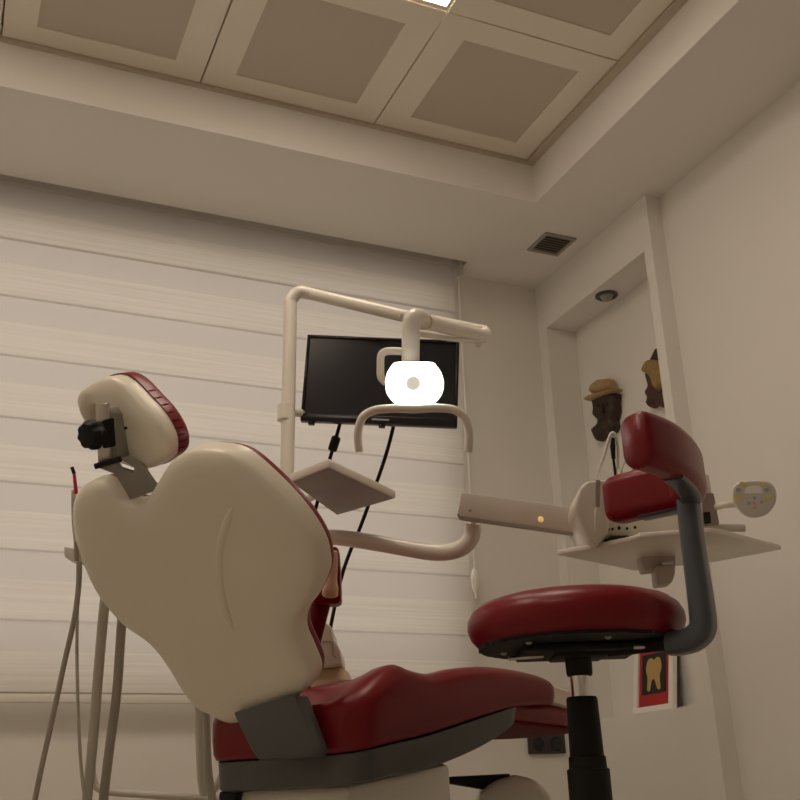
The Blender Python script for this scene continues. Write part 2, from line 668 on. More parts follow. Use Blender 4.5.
# ---- ceiling air vent
t = thing('ceiling_vent', (2.02, 3.025, ZS), 'small square grey ceiling vent near the corner of the room', 'vent')
vx0, vx1, vy0, vy1 = 1.952, 2.092, 2.953, 3.098
bm = bmesh.new()
e = .014
plate(bm, vx0, vx0+e, vy0, vy1, ZS-.006, ZS)
plate(bm, vx1-e, vx1, vy0, vy1, ZS-.006, ZS)
plate(bm, vx0+e, vx1-e, vy0, vy0+e, ZS-.006, ZS)
plate(bm, vx0+e, vx1-e, vy1-e, vy1, ZS-.006, ZS)
link('vent_frame', bm, 'ventd', t, smooth=False)
bm = bmesh.new()
for k in range(7):
    yy = vy0+e+.008+k*.0168
    box(bm, ((vx0+vx1)/2, yy, ZS-.0025), (vx1-vx0-2*e, .011, .0015), (V((1, 0, 0)), V((0, .87, .5)), V((0, -.5, .87))))
link('grille', bm, 'ventd', t, smooth=False)
link('backing', plate(bmesh.new(), vx0+e, vx1-e, vy0+e, vy1-e, ZS-.0008, ZS), 'socket', t, smooth=False)

# ---- spotlight in the niche ceiling
sp = V((2.226, 2.985, NZ1))
t = thing('niche_spotlight', sp, 'small round unlit spotlight in the top of the wall niche', 'spotlight')
bm = bmesh.new()
lathe(bm, sp, [(.044, 0), (.044, -.005), (.040, -.008), (.031, -.008), (.029, -.002)], segs=36)
link('bezel_ring', bm, 'grey', t)
bm = bmesh.new()
lathe(bm, sp+V((0, 0, -.001)), [(.028, 0), (.026, -.006), (.020, -.016), (.012, -.022), (.0, -.024)], segs=28)
link('bulb', bm, 'ventd', t)

# ================================================================== WINDOW BLIND
YBL = 3.33
bx1 = 1.735
zb = CAMH+.334
t = thing('zebra_blind', (0.2, YBL, zb), 'wide white striped roller blind covering the whole window wall', 'blind')
prof = []
per = .2125
k = 0
z = zb
while z < ZS+.15:
    prof.append((YBL-.007, z))
    prof.append((YBL-.008, z+.004))
    prof.append((YBL-.002, z+per*.56))
    prof.append((YBL+.001, z+per-.004))
    z += per
bm = bmesh.new()
ra = [bm.verts.new((XL+.05, y, zz)) for y, zz in prof]
rb = [bm.verts.new((bx1, y, zz)) for y, zz in prof]
for i in range(len(prof)-1):
    bm.faces.new((ra[i], rb[i], rb[i+1], ra[i+1]))
link('fabric', bm, 'blind', t, smooth=False)
link('bottom_rail', box(bmesh.new(), ((XL+.05+bx1)/2, YBL-.002, zb-.017), (bx1-XL-.05, .022, .026), bev=.004), 'rail', t)
link('rail_shadow_line', box(bmesh.new(), ((XL+.05+bx1)/2, YBL-.006, zb-.002), (bx1-XL-.05, .010, .005)), 'hosed', t)  # grey strip painting in the shadow line between fabric and rail
bm = bmesh.new()
for dx, y in ((.018, YBL-.012), (.034, YBL+.012)):
    tube(bm, [(bx1+dx, y, ZS+.12), (bx1+dx, y, CAMH+.78)], .0028, 8, 0)
link('pull_chain', bm, 'rail', t)
cw = V((bx1+.022, YBL-.004, CAMH+.775))
bm = bmesh.new()
lathe(bm, cw, [(0, -.10), (.004, -.098), (.006, -.075), (.010, -.07), (.0135, -.055), (.0145, -.02), (.012, .0), (.005, .012), (0, .013)], segs=20)
link('chain_weight', bm, 'rail', t)
link('headrail_bracket', box(bmesh.new(), (bx1+.022, YBL, ZS+.05), (.014, .08, .2), bev=.002), 'hose', t)

# ---- double socket on the wall under the corner
c = V((2.037, YW-.006, CAMH+.177))
t = thing('wall_socket', c, 'black double power socket low on the wall beyond the stool column', 'socket')
link('plate', box(bmesh.new(), c, (.152, .012, .066), bev=.003), 'socket', t)
for s in (-1, 1):
    bm = bmesh.new()
    lathe(bm, c+V((s*.037, -.0061, 0)), [(.024, 0), (.024, .002), (.021, .003), (.019, .0005), (0, .0004)], axis=V((0, -1, 0)), segs=28)
    for q in (-1, 1):
        lathe(bm, c+V((s*.037+q*.0095, -.0066, 0)), [(.003, 0), (.003, .003), (0, .003)], axis=V((0, -1, 0)), segs=8)
    link('outlet', bm, 'blackp', t)

# ================================================================== NICHE CONTENTS
# carved heads hanging on the niche back
XA = NXB-.004


def relief(px, th, wall=.012, rr=.012, x=XA):
    xt = x-th*1.05
    uv = [(onx(p[0], p[1], xt).y, onx(p[0], p[1], xt).z) for p in px]
    uv = [(p.x, p.y) for p in cat_rom([V((a, b, 0)) for a, b in uv], 4, True)]
    return pillow(uv, lambda u, v, n: V((x-wall/2-n, u, v)), front=(th, rr), back=(0, .01), wall=wall, step=.007, inset=(.0015, .004, .008))


t = thing('carved_head', (XA, 3.14, CAMH+1.33), 'dark carved wooden head with a straw hat hanging in the niche', 'wall sculpture', 'carved heads hanging in the niche')
link('face', relief([(592, 397), (593, 408), (592.5, 415), (594.5, 418), (597.5, 421.5), (594.5, 425), (591, 429), (593, 436), (596.5, 441), (601.5, 436), (606, 433), (610.5, 432), (613.5, 426), (612.5, 420), (614.5, 411), (614, 403), (613.5, 393), (603, 394)], .030, .014, .022), 'wood', t)
hat = thing  # (hat is a part below)
link('hat_crown', relief([(591, 393), (592.5, 385.5), (596, 381.5), (600, 379), (603.5, 380), (606.5, 378.5), (608.5, 382), (610, 389), (601, 393)], .030, .022, .016, XA-.008), 'straw', t)
link('hat_brim', relief([(585.5, 399), (590, 395), (600, 392), (609, 389.5), (616.5, 388.5), (616, 390.5), (610, 393.5), (601, 397), (593, 400.8), (588, 401)], .026, .020, .010, XA-.014), 'straw', t)
bm = bmesh.new()
for (a, b, cxx) in ((598, 406, .006), (607, 404, .006)):
    p = onx(a, b, XA-.044)
    lathe(bm, p, [(0, .006), (.005, .004), (.0065, 0), (.005, -.004), (0, -.006)], axis=V((0, 1, .2)), segs=10)
p0, p1 = onx(602.5, 403, XA-.046), onx(602, 413, XA-.052)
tube(bm, [p0, p1], [.004, .009], 8, 0)
tube(bm, [onx(598, 419, XA-.040), onx(602, 418, XA-.046), onx(607, 418, XA-.040)], [.003, .005, .003], 8, 3)
link('facial_features', bm, 'wood', t)

t = thing('carved_head', (XA, 2.80, CAMH+1.42), 'dark carved wooden head with a gilded headcloth, half behind the niche edge', 'wall sculpture', 'carved heads hanging in the niche')
link('face', relief([(645.5, 372), (646, 380), (647.5, 386), (645, 390), (645.2, 395), (647, 398), (645.6, 402), (647, 406), (650, 407.5), (655, 404), (659, 407), (664, 408), (669, 404), (671, 395), (672, 380), (670, 368), (657, 364)], .028, .014, .022), 'woodred', t)
link('headcloth', relief([(644.5, 372), (645.5, 366), (649, 360.5), (654, 359), (660, 360), (667, 364), (672, 372), (672, 384), (666, 384), (661, 392), (656, 388), (653, 379), (649, 375)], .030, .024, .014, XA-.006), 'gold', t)
link('topknot', relief([(652, 361.5), (654.5, 355), (658, 348), (662, 350), (666, 356), (667, 363), (660, 362)], .026, .02, .014, XA-.004), 'wood', t)

# framed picture standing in the niche
fx = 2.235
fz0 = NZ0+.001
fy0, fy1 = onx(633, 700, fx).y, onx(673.5, 700, fx).y
fh = .25
lean = V((.16, 0, 1)).normalized()
fn = V((-1, 0, .16)).normalized()
t = thing('picture_frame', (fx, (fy0+fy1)/2, fz0), 'small white framed picture of a tooth on a red mount in the niche', 'picture')
fw = abs(fy1-fy0)
fc = V((fx, (fy0+fy1)/2, fz0))
AX = (V((0, 1, 0)), lean, fn)


def fbox(bm, cy, ch, w, h, d, n0):
    return box(bm, fc+V((0, cy, 0))+lean*ch+fn*n0, (w, h, d), AX, bev=.0)


bm = bmesh.new()
B_ = .024
for s in (-1, 1):
    fbox(bm, s*(fw/2-B_/2), fh/2, B_, fh, .016, .0)
fbox(bm, 0, B_/2, fw-2*B_, B_, .016, 0)
fbox(bm, 0, fh-B_/2, fw-2*B_, B_, .016, 0)
link('frame', bm, 'framew', t, smooth=False)
link('backing_board', fbox(bmesh.new(), 0, fh/2, fw-.004, fh-.004, .004, -.010), 'dark', t, smooth=False)
link('mount', fbox(bmesh.new(), 0, fh/2, fw-2*B_, fh-2*B_, .004, -.002), 'matred', t, smooth=False)
pw = fw-2*B_-.042
link('print', fbox(bmesh.new(), .003, fh/2+.009, pw, fh-2*B_-.066, .002, .0011), 'ink', t, smooth=False)
tp = [(-.018, .05), (-.022, .02), (-.017, -.01), (-.020, -.048), (-.011, -.05), (-.002, -.018), (.006, -.02), (.011, -.052), (.019, -.048), (.018, -.01), (.023, .02), (.019, .05), (.008, .058), (0, .05), (-.009, .058)]
tp = [(p.x, p.y) for p in cat_rom([V((a, b, 0)) for a, b in tp], 3, True)]
ks = pw*.66/.045
link('tooth_print', pillow(tp, lambda u, v, n: fc+V((0, .001+u*ks, 0))+lean*(fh/2+.004+v)+fn*(.0028+n), front=(.0006, .004), back=(0, .01), wall=.0006, step=.012, inset=(.003,)), 'tooth', t)

# ================================================================== DENTAL CHAIR
TH = R(62)
A = V((math.sin(TH), math.cos(TH), 0))          # the way the chair faces
L = V((math.cos(TH), -math.sin(TH), 0))         # its right-hand side
HP = at(272, 690, 1.95)                          # hip point on the back of the backrest
RHO = R(35)
BT = -A*math.sin(RHO)+V((0, 0, 1))*math.cos(RHO)
BN = A*math.cos(RHO)+V((0, 0, 1))*math.sin(RHO)   # towards the sitter
Z1 = V((0, 0, 1))
chair = thing('dental_chair', V((HP.x, HP.y, 0))+A*.25, 'burgundy dental treatment chair with an ivory shell back, seen from behind', 'dental chair')

back_uv = [(-.304, .437), (-.26, .476), (-.209, .489), (-.17, .477), (-.146, .440), (-.116, .424), (-.071, .424), (-.023, .448),
           (.037, .478), (.093, .485), (.138, .477), (.189, .453), (.23, .396), (.263, .327), (.275, .268), (.267, .226), (.251, .2), (.21, .164),
           (.171, .14), (.148, .107), (.146, .067), (.142, .027), (.115, -.001), (.061, -.021), (-.03, -.045), (-.119, -.055),
           (-.164, -.033), (-.192, -.018), (-.214, .021), (-.226, .084), (-.248, .136), (-.303, .185), (-.336, .247), (-.344, .298), (-.335, .37)]
back_s = [(p.x*.968-.002, (p.y-.22)*.984+.2225) for p in cat_rom([V((a, b, 0)) for a, b in back_uv], 4, True)]


def bmap(u, v, n):
    # shell wraps forward a little towards its sides
    uu = u+.04
    return HP+L*u+BT*v+BN*(n+.10*uu*uu-.004)


def scaled(pts, s, cx, cy):
    return [((a-cx)*s+cx, (b-cy)*s+cy) for a, b in pts]


sh = pillow(back_s, lambda u, v, n: bmap(u, v, n), front=(.0, .02), back=(.024, .050), wall=.030, step=.016, inset=(.003, .008, .016, .028, .042))
shell = link('back_shell', sh, 'white', chair, angle=50)
cu = pillow(scaled(back_s, .986, -.035, .22), lambda u, v, n: bmap(u, v, n+.020), front=(.020, .06), back=(.0, .02), wall=.014, step=.02, inset=(.004, .012, .024, .04))
link('back_cushion', cu, 'red', chair, angle=50)
# raised crease on the shell
bm = bmesh.new()
crease = []
PBACK = HP
for (a, b) in ((234, 500), (226, 520), (219, 545), (218, 570), (221, 595), (228, 620), (238, 645)):
    q = on(a, b, BN, HP-BN*.046)
    crease.append(q)


def shell_pt(px, py, lift):
    q = on(px, py, BN, HP-BN*.045)
    u, v = (q-HP).dot(L), (q-HP).dot(BT)
    uu = u+.04
    return HP+L*u+BT*v+BN*(-.045-lift+.10*uu*uu)


tube(bm, [shell_pt(a, b, -.0085) for (a, b) in ((234, 500), (226, 520), (219, 545), (218, 570), (221, 595), (228, 620), (238, 645))], [.004, .010, .0105, .0105, .0105, .010, .004], 16, 6)
link('shell_crease', bm, 'white', shell)

# --- seat: cushion, base, legrest


def zc_bot(a):
    xs = [(-.1, .070), (.0, .080), (.09, .090), (.29, .114), (.53, .165), (.75, .185)]
    for (a0, z0), (a1, z1) in zip(xs, xs[1:]):
        if a <= a1:
            return z0+(z1-z0)*(a-a0)/(a1-a0)
    return xs[-1][1]


def smooth_tab(xs, a):
    if a <= xs[0][0]:
        return xs[0][1]
    for i in range(len(xs)-1):
        a0, z0 = xs[i]
        a1, z1 = xs[i+1]
        if a <= a1:
            tt = (a-a0)/(a1-a0)
            m0 = (xs[i+1][1]-xs[i-1][1])/(xs[i+1][0]-xs[i-1][0]) if i > 0 else 0
            m1 = (xs[i+2][1]-xs[i][1])/(xs[i+2][0]-xs[i][0]) if i+2 < len(xs) else 0
            h = a1-a0
            return (2*tt**3-3*tt**2+1)*z0+(tt**3-2*tt**2+tt)*h*m0+(-2*tt**3+3*tt**2)*z1+(tt**3-tt**2)*h*m1
    return xs[-1][1]


TOP = [(-.05, .172), (.03, .196), (.09, .232), (.142, .256), (.19, .248), (.25, .243), (.33, .258), (.44, .270), (.57, .270), (.66, .262), (.735, .246)]
BOT = [(-.05, .074), (.0, .080), (.09, .096), (.2, .114), (.29, .132), (.42, .160), (.55, .184), (.74, .196)]


def seat_outline(a0, a1, w, rb, rf):
    o = []
    for cx, cy, r, s in ((a1-rf, w-rf, rf, 0), (a0+rb, w-rb, rb, 90), (a0+rb, -w+rb, rb, 180), (a1-rf, -w+rf, rf, 270)):
        for k in range(9):
            an = R(s+90*k/8)
            o.append((cx+r*math.cos(an), cy+r*math.sin(an)))
    return o


def resample(o, d):
    out = []
    n = len(o)
    for i in range(n):
        a, b = V(o[i]), V(o[(i+1) % n])
        m = max(1, int((b-a).length/d))
        for k in range(m):
            q = a+(b-a)*k/m
            out.append((q.x, q.y))
    return out


H0 = V((HP.x, HP.y, CAMH))


def seat_map(u, v, n):
    # n in -1..1: underside .. top
    zt = smooth_tab(TOP, u)
    zb_ = smooth_tab(BOT, u)
    # dished between the side bolsters
    zt -= .03*max(0, 1-(abs(v)/.15)**2)*(1 if u > .02 else 0)
    mid = (zt+zb_)/2
    return H0+A*u+L*v+Z1*(mid+n*(zt-zb_)/2)


so = resample(seat_outline(.005, .735, .205, .06, .06), .02)
link('seat_cushion', pillow(so, seat_map, front=(.55, .035), back=(.70, .012), wall=.60, step=.02, inset=(.003, .008, .016, .028, .042)), 'red', chair, angle=60)

BB = [(-.05, .018), (.0, .022), (.11, .040), (.22, .053), (.33, .075), (.43, .102), (.52, .135), (.60, .170)]


def base_map(u, v, n):
    zt = smooth_tab(BOT, u)+.004
    zl = smooth_tab(BB, u)
    inn = 1-.05*max(0, -n)
    return H0+A*(u*1.0)+L*v*inn+Z1*((zt+zl)/2+n*(zt-zl)/2)


bo = resample(seat_outline(.015, .59, .197, .06, .07), .02)
link('seat_base', pillow(bo, base_map, front=(.03, .02), back=(.22, .03), wall=1.6, step=.025, inset=(.004, .010, .020)), 'grey', chair, angle=45)

# backrest bracket
pl = V((0, 0, 0))
br = [(232, 712), (294, 694), (304, 722), (313, 747), (313, 756), (257, 760), (250, 750)]
nb = (A*.9+L*-.15+Z1*.25).normalized()
pts = [on(a, b, A, H0-A*.045) for a, b in br]
link('back_bracket', prism(bmesh.new(), pts, A*.04, bev=.006), 'grey', chair)

# legrest under the seat front, with its clear sheet
lo = resample(seat_outline(.42, .93, .165, .05, .13), .02)


def leg_map(u, v, n):
    return H0+A*u+L*v+Z1*(.180-.03*max(0, u-.5)+n)


link('legrest', pillow(lo, leg_map, front=(.022, .03), back=(.012, .02), wall=.018, step=.025, inset=(.004, .012, .024)), 'red', chair, angle=60)
link('legrest_board', pillow(scaled(lo, .965, .675, 0), lambda u, v, n: leg_map(u, v, n-.023), front=(0, .02), back=(.002, .02), wall=.006, step=.03, inset=(.004,)), 'redd', chair)
fo = resample(seat_outline(.70, .945, .172, .03, .10), .02)
fs = pillow(fo, lambda u, v, n: H0+A*u+L*v+Z1*(.226-.10*max(0, u-.70)+n), front=(.006, .02), back=(.004, .02), wall=.034, step=.03, inset=(.004, .012))
link('foot_cover', fs, 'film', chair)
bm = bmesh.new()
box(bm, H0+A*.66+Z1*.165, (.12, .24, .03), (A, L, Z1), bev=.008)
link('legrest_hinge', bm, 'steelgrey', chair)

# pedestal and lift
bm = bmesh.new()
prism(bm, [H0+A*.045+L*-.15+Z1*.030, H0+A*.355+L*-.15+Z1*.070, H0+A*.36+L*-.15-Z1*(CAMH-.02), H0+A*.02+L*-.15-Z1*(CAMH-.02)], L*.30, bev=.012)
ped = link('pedestal', bm, 'unit', chair)
bm = bmesh.new()
prism(bm, [H0+A*.028+L*-.172+Z1*.03, H0+A*.085+L*-.172+Z1*.03, H0+A*.085+L*-.172-Z1*.06, H0+A*.028+L*-.172-Z1*.06], L*.05, bev=.006)
link('pedestal_boot', bm, 'black', chair)
bm = bmesh.new()
hc = at(513, 800, 2.42)
prof_h = [(-.10, -.31), (-.10, -.05), (-.085, -.005), (-.05, .022), (.0, .032), (.05, .020), (.085, -.02), (.11, -.31)]
hb = V((hc.x, hc.y, CAMH))
rh = (RT-Z1*RT.z).normalized()
fh_ = V((-rh.y, rh.x, 0))
prism(bm, [hb+rh*(a+.01)+Z1*(b+.02) for a, b in prof_h], fh_*.20, bev=.02, seg=3)
link('lift_cover', bm, 'unit', chair)
bm = bmesh.new()
wp = [(447, 777), (452, 776.5), (510, 773.5), (512, 790), (488, 790), (447, 783)]
prism(bm, [at(a, b, 2.455) for a, b in wp], fh_*.08, bev=.004)
link('lift_arm', bm, 'black', chair)
link('floor_plate', box(bmesh.new(), H0+A*.34-Z1*(CAMH-.0125), (.80, .42, .025), (A, L, Z1), bev=.008), 'unit', chair)

# armrest on the sitter's left
D_ = 2.2
bm = bmesh.new()
ap = [(312, 603), (318, 590), (325, 560), (329, 549), (334, 545.5), (338.5, 548), (340, 570), (341, 601), (336, 603.5)]
fwd = (FW-Z1*FW.z).normalized()
prism(bm, [at(a, b, D_) for a, b in ap], fwd*.05, bev=.005, seg=3)
arm = link('armrest', bm, 'red', chair)
bm = bmesh.new()
tube(bm, [at(334, 551, D_-.012), at(333, 565, D_-.012), at(331.5, 578, D_-.012), at(330.5, 588, D_-.010), at(330, 594.5, D_-.006)], [.008, .0105, .012, .017, .0175], 16, 5)
link('arm_support', bm, 'beige', arm)
bm = bmesh.new()
tube(bm, [at(322, 601, D_+.03), at(312, 640, D_+.02), at(300, 690, D_-.02)], .02, 14, 5)
link('armrest_strut', bm, 'redd', arm)

# --- headrest
hr0 = on(140, 496, BN, HP)        # neck
RH2 = R(24)
HT = -A*math.sin(RH2)+Z1*math.cos(RH2)
HN = A*math.cos(RH2)+Z1*math.sin(RH2)
HC = at(140, 420, (hr0-EYE).dot(FW)-.01)


def hpl(px, py, n=0.0):
    q = on(px, py, HN, HC+HN*n)
    return (q-HC).dot(L), (q-HC).dot(HT)


head_px = [(80, 399), (84.5, 389.5), (94, 383), (104, 378), (113, 375.5), (122, 376.5), (133.5, 383.5), (147.5, 397), (161.5, 411), (171.5, 426), (176, 439), (174.5, 453), (165, 461.5), (148, 469.5), (134, 466), (120, 461.5), (114, 452), (112, 436), (108, 420), (105, 410), (98, 404.5), (93, 408.5), (91, 419), (87.5, 421.5), (83, 413)]
hu = [hpl(a, b) for a, b in head_px]
hs_ = [(p.x*.90+.002, p.y*.985) for p in cat_rom([V((a, b, 0)) for a, b in hu], 4, True)]


def hmap(u, v, n):
    return HC+L*u+HT*v+HN*n


hsx = sum(p[0] for p in hs_)/len(hs_)
head = link('headrest_shell', pillow(hs_, hmap, front=(0, .02), back=(.020, .035), wall=.026, step=.010, inset=(.003, .007, .013, .022)), 'white', chair, angle=50)
hcush = [(81, 399), (85, 389), (95, 381), (107, 375), (121, 374), (133, 381), (147.5, 395), (161.5, 409), (172, 425), (176.5, 439), (175, 452), (165, 461), (147.5, 469), (120, 466), (98, 452), (86, 428)]
hq = [(p.x*.895+.002, p.y*.985) for p in cat_rom([V((*hpl(a, b), 0)) for a, b in hcush], 4, True)]
link('headrest_cushion', pillow(hq, lambda u, v, n: hmap(u, v, n+.022), front=(.020, .035), back=(.0, .02), wall=.022, step=.012, inset=(.003, .008, .016, .028)), 'red', chair, angle=60)
# gathered pleats along the cushion rim
bm = bmesh.new()
for k in range(9):
    # small gathers where the vinyl is pulled round the rim, along its upper right side
    q = hq[int(len(hq)*.36)+k*2]
    p = [hmap(q[0], q[1], nn) for nn in (.012, .020, .030)]
    tube(bm, p, [.0010, .0017, .0010], 8, 3)
link('rim_pleats', bm, 'redd', head)
dn = (hr0-EYE).dot(FW)-.018
# steel height bar, clamp, knob
bm = bmesh.new()
prism(bm, [at(95, 405, dn-.035), at(107, 403, dn-.035), at(109.5, 461, dn-.035), at(98, 463, dn-.035)], HN*.008, bev=.001)
bar = link('height_bar', bm, 'brushed', chair)
bm = bmesh.new()
prism(bm, [at(106.5, 408, dn-.03), at(115, 414, dn-.03), at(119.5, 458, dn-.03), at(111, 462, dn-.03), at(107.5, 440, dn-.03)], HN*.03, bev=.003)
link('clamp_block', bm, 'steelgrey', chair)
bm = bmesh.new()
prism(bm, [at(100, 421, dn-.045), at(106, 419, dn-.045), at(108, 448, dn-.045), at(102, 449, dn-.045)], HN*.03, bev=.003)
link('clamp_plate', bm, 'black', chair)
kc = at(93.5, 434.5, dn-.062)
kd = (-FW*.86-RT*.5-UP*.1).normalized()
bm = bmesh.new()
kx = kd.cross(Z1).normalized()
ky = kx.cross(kd)
seg = 64
rings = []
for (rf, h) in ((0, -.012), (.8, -.012), (.98, -.006), (1.0, .004), (.96, .012), (.8, .018), (.3, .021), (0, .021)):
    if rf == 0:
        rings.append([bm.verts.new(kc+kd*h)])
    else:
        rings.append([bm.verts.new(kc+kd*h+(kx*math.cos(2*PI*k/seg)+ky*math.sin(2*PI*k/seg))*.0265*rf*(1+.07*math.cos(8*2*PI*k/seg))) for k in range(seg)])
for a_, b_ in zip(rings, rings[1:]):
    for k in range(seg):
        k2 = (k+1) % seg
        if len(a_) == 1:
            bm.faces.new((a_[0], b_[k], b_[k2]))
        elif len(b_) == 1:
            bm.faces.new((a_[k], b_[0], a_[k2]))
        else:
            bm.faces.new((a_[k], b_[k], b_[k2], a_[k2]))
link('headrest_knob', bm, 'black', chair)
bm = bmesh.new()
lathe(bm, at(126, 428, dn-.062), [(.0, .0), (.0028, 0), (.0028, .004), (0, .004)], axis=-FW, segs=12)
link('screw', bm, 'black', head)
# neck bracket: foot plate, neck and cross pin
bm = bmesh.new()
prism(bm, [at(a, b, dn-.035) for a, b in ((94.5, 464), (98, 468), (114, 474), (121, 484), (130, 500), (156, 490), (146, 476), (139, 465), (124, 457), (120, 459.5), (134, 467.5), (133, 473), (117, 468), (112, 460))], HN*.014, bev=.0015)
nk = link('neck_bracket', bm, 'steelgrey', chair)
bm = bmesh.new()
tube(bm, [at(95, 466.5, dn-.045), at(113, 461, dn-.045), at(121, 459, dn-.045)], .0055, 12, 0)
link('pivot_pin', bm, 'black', nk)

# ================================================================== OPERATING LIGHT
pb = at(285, 470, 2.6)
PX, PY = pb.x, pb.y


def pole_pt(py):
    """point on the pole's axis at the height of image row py"""
    best = None
    lo_, hi_ = 0.0, 2.2
    for _ in range(50):
        mid = (lo_+hi_)/2
        q = V((PX, PY, mid))-EYE
        yy = 400-FPX*q.dot(UP)/q.dot(FW)
        if yy > py:
            lo_ = mid
        else:
            hi_ = mid
    return V((PX, PY, (lo_+hi_)/2))


light = thing('operating_light', (PX, PY, .60), 'ivory overhead operating light, switched on, on a bent pole', 'dental lamp')
pt = pole_pt(304)+RT*.010
bm = bmesh.new()
tube(bm, [V((PX, PY, .60)), pt+(V((PX, PY, .60))-pt)*.5, pt], .0178, 24, 0)
link('pole', bm, 'unit', light)
d0 = (pt-EYE).dot(FW)
ja = at(485, 331.5, 2.80)
bm = bmesh.new()
tube(bm, [pt-Z1*.006, pt+Z1*.010, at(298.5, 292.5, d0+.012), at(309, 293.5, d0+.02)], .0175, 24, 8)
p_a = at(309, 293.5, d0+.02)
tube(bm, [p_a, at(400, 315, 2.70), ja], .0165, 24, 0)
link('arm', bm, 'unit', light)
bm = bmesh.new()
lathe(bm, at(484.5, 334, 2.79), [(0, -.022), (.010, -.020), (.017, -.012), (.0195, 0), (.017, .012), (.010, .018), (0, .020)], segs=24)
link('elbow_joint', bm, 'unit', light)
bm = bmesh.new()
tube(bm, [at(484.5, 335.5, 2.77), at(455, 329.5, 2.52), at(424, 321.5, 2.26)], .0162, 24, 0)
link('spring_arm', bm, 'unit', light)
bm = bmesh.new()
tube(bm, [at(480, 341.5, 2.72), at(450, 339, 2.50), at(417, 333.5, 2.27)], .0062, 12, 0)
lathe(bm, at(478, 342, 2.71), [(0, -.014), (.006, -.013), (.008, -.006), (.006, .004), (0, .005)], segs=12)
link('tie_rod', bm, 'unit', light)
bm = bmesh.new()
tube(bm, [at(426, 321.5, 2.28), at(418, 317, 2.23), at(412.5, 319, 2.2), at(411, 330, 2.195), at(410.7, 350, 2.19), at(410.5, 368, 2.18)], [.0165, .0185, .0195, .0195, .0190, .0190], 24, 8)
link('lamp_stem', bm, 'unit', light)
bm = bmesh.new()
lathe(bm, at(424.5, 321.3, 2.265), [(.0185, -.004), (.0192, 0), (.0185, .004)], axis=at(455, 329.5, 2.52)-at(424, 321.5, 2.26), segs=24)
link('joint_ring', bm, 'beige', light)
# lamp head: housing, glowing reflector, bulb shield
LC = at(414, 385.5, 2.15)
LNn = (EYE+V((-.05, 0, .12))-LC).normalized()     # faces the room, towards the chair's user
LX = LNn.cross(Z1).normalized()*-1
LX = RT-LNn*RT.dot(LNn)
LX.normalize()
LY = LNn.cross(LX)
lamp_px = [(396, 362), (414, 361.5), (432, 362), (437, 366), (442, 374), (444, 384), (442, 394), (436, 402), (427, 407.5), (414, 409), (402, 407.5), (393, 402), (387, 394), (385, 384), (386.5, 374), (391, 366)]


def lpl(px, py):
    q = on(px, py, LNn, LC)
    return V(((q-LC).dot(LX), (q-LC).dot(LY), 0))


lo2 = [(p.x, p.y) for p in cat_rom([lpl(a, b) for a, b in lamp_px], 4, True)]


def lmap(u, v, n):
    return LC+LX*u+LY*v+LNn*n


head_l = link('lamp_head', pillow(lo2, lambda u, v, n: lmap(u, v, n-.012), front=(.0, .02), back=(.055, .045), wall=.02, step=.008, inset=(.002, .005, .01, .018)), 'unit', light)
link('reflector', pillow(scaled(lo2, .965, 0, 0), lambda u, v, n: lmap(u, v, n+.001), front=(.012, .04), back=(0, .02), wall=.006, step=.008, inset=(.002, .005, .01)), 'lamp', head_l)
bm = bmesh.new()
lathe(bm, lmap(*lpl(413.5, 384)[:2], .012), [(.0155, 0), (.0155, .010), (.013, .013), (0, .014)], axis=LNn, segs=24)
link('bulb_shield', bm, 'bulb', head_l)
bm = bmesh.new()
tube(bm, [at(a, b, 2.12) for a, b in ((359.5, 452), (358, 440), (358.5, 429), (363, 417), (374, 410.5), (392, 408.5), (414, 409), (436, 408), (453, 409.5), (463, 416), (468, 427), (469, 438), (468, 452))], .0088, 16, 6)
link('handle', bm, 'unit', light)
bm = bmesh.new()
tube(bm, [at(a, b, 2.19) for a, b in ((404, 351.5), (392, 351), (384.5, 352), (381, 356), (380.5, 366), (381, 377), (386, 383))], .0082, 14, 6)
link('side_bracket', bm, 'unit', light)

# ================================================================== MONITOR
mc = at(381, 382, 2.76)
mn = (-(RT-Z1*RT.z)).normalized()
mr = (RT-Z1*RT.z).normalized()
mf = V((mr.y, -mr.x, 0))     # towards the viewer
if mf.dot(EYE-mc) < 0:
    mf = -mf


def mon(px, py, n=0.0):
    return on(px, py, mf, mc+mf*n)


c4 = [mon(304.5, 336), mon(458.5, 341.5), mon(458.5, 428.5), mon(303.5, 421.5)]
wid = ((c4[1]-c4[0]).dot(mr)+(c4[2]-c4[3]).dot(mr))/2
hei = ((c4[0]-c4[3]).z+(c4[1]-c4[2]).z)/2
ctr = sum(c4, V((0, 0, 0)))/4
slp = ((c4[1]-c4[0]).z+(c4[2]-c4[3]).z)/2/wid
ux = (mr+Z1*slp).normalized()
uy = mf.cross(ux).normalized()
if uy.z < 0:
    uy = -uy
AXM = (ux, uy, mf)
monitor = thing('monitor', ctr-uy*hei/2, 'black flat monitor, switched off, mounted on the lamp pole before the blind', 'monitor')
bez = .0085
bm = bmesh.new()
box(bm, ctr+uy*(hei/2-bez/2), (wid, bez, .02), AXM, bev=.002)
box(bm, ctr-uy*(hei/2-.011), (wid, .022, .022), AXM, bev=.003)
for s in (-1, 1):
    box(bm, ctr+ux*s*(wid/2-bez/2)+uy*.0055, (bez, hei-.030, .02), AXM, bev=.002)
link('bezel', bm, 'blackp', monitor)
link('back_case', box(bmesh.new(), ctr-mf*.018, (wid-.01, hei-.012, .026), AXM, bev=.01), 'black', monitor)
link('screen', box(bmesh.new(), ctr+uy*.006-mf*.0005, (wid-2*bez, hei-.0295, .012), AXM), 'screen', monitor, smooth=False)
link('logo', box(bmesh.new(), ctr-uy*(hei/2-.011)+mf*.0113+ux*.004, (.045, .005, .001), AXM), 'bezel', monitor, smooth=False)
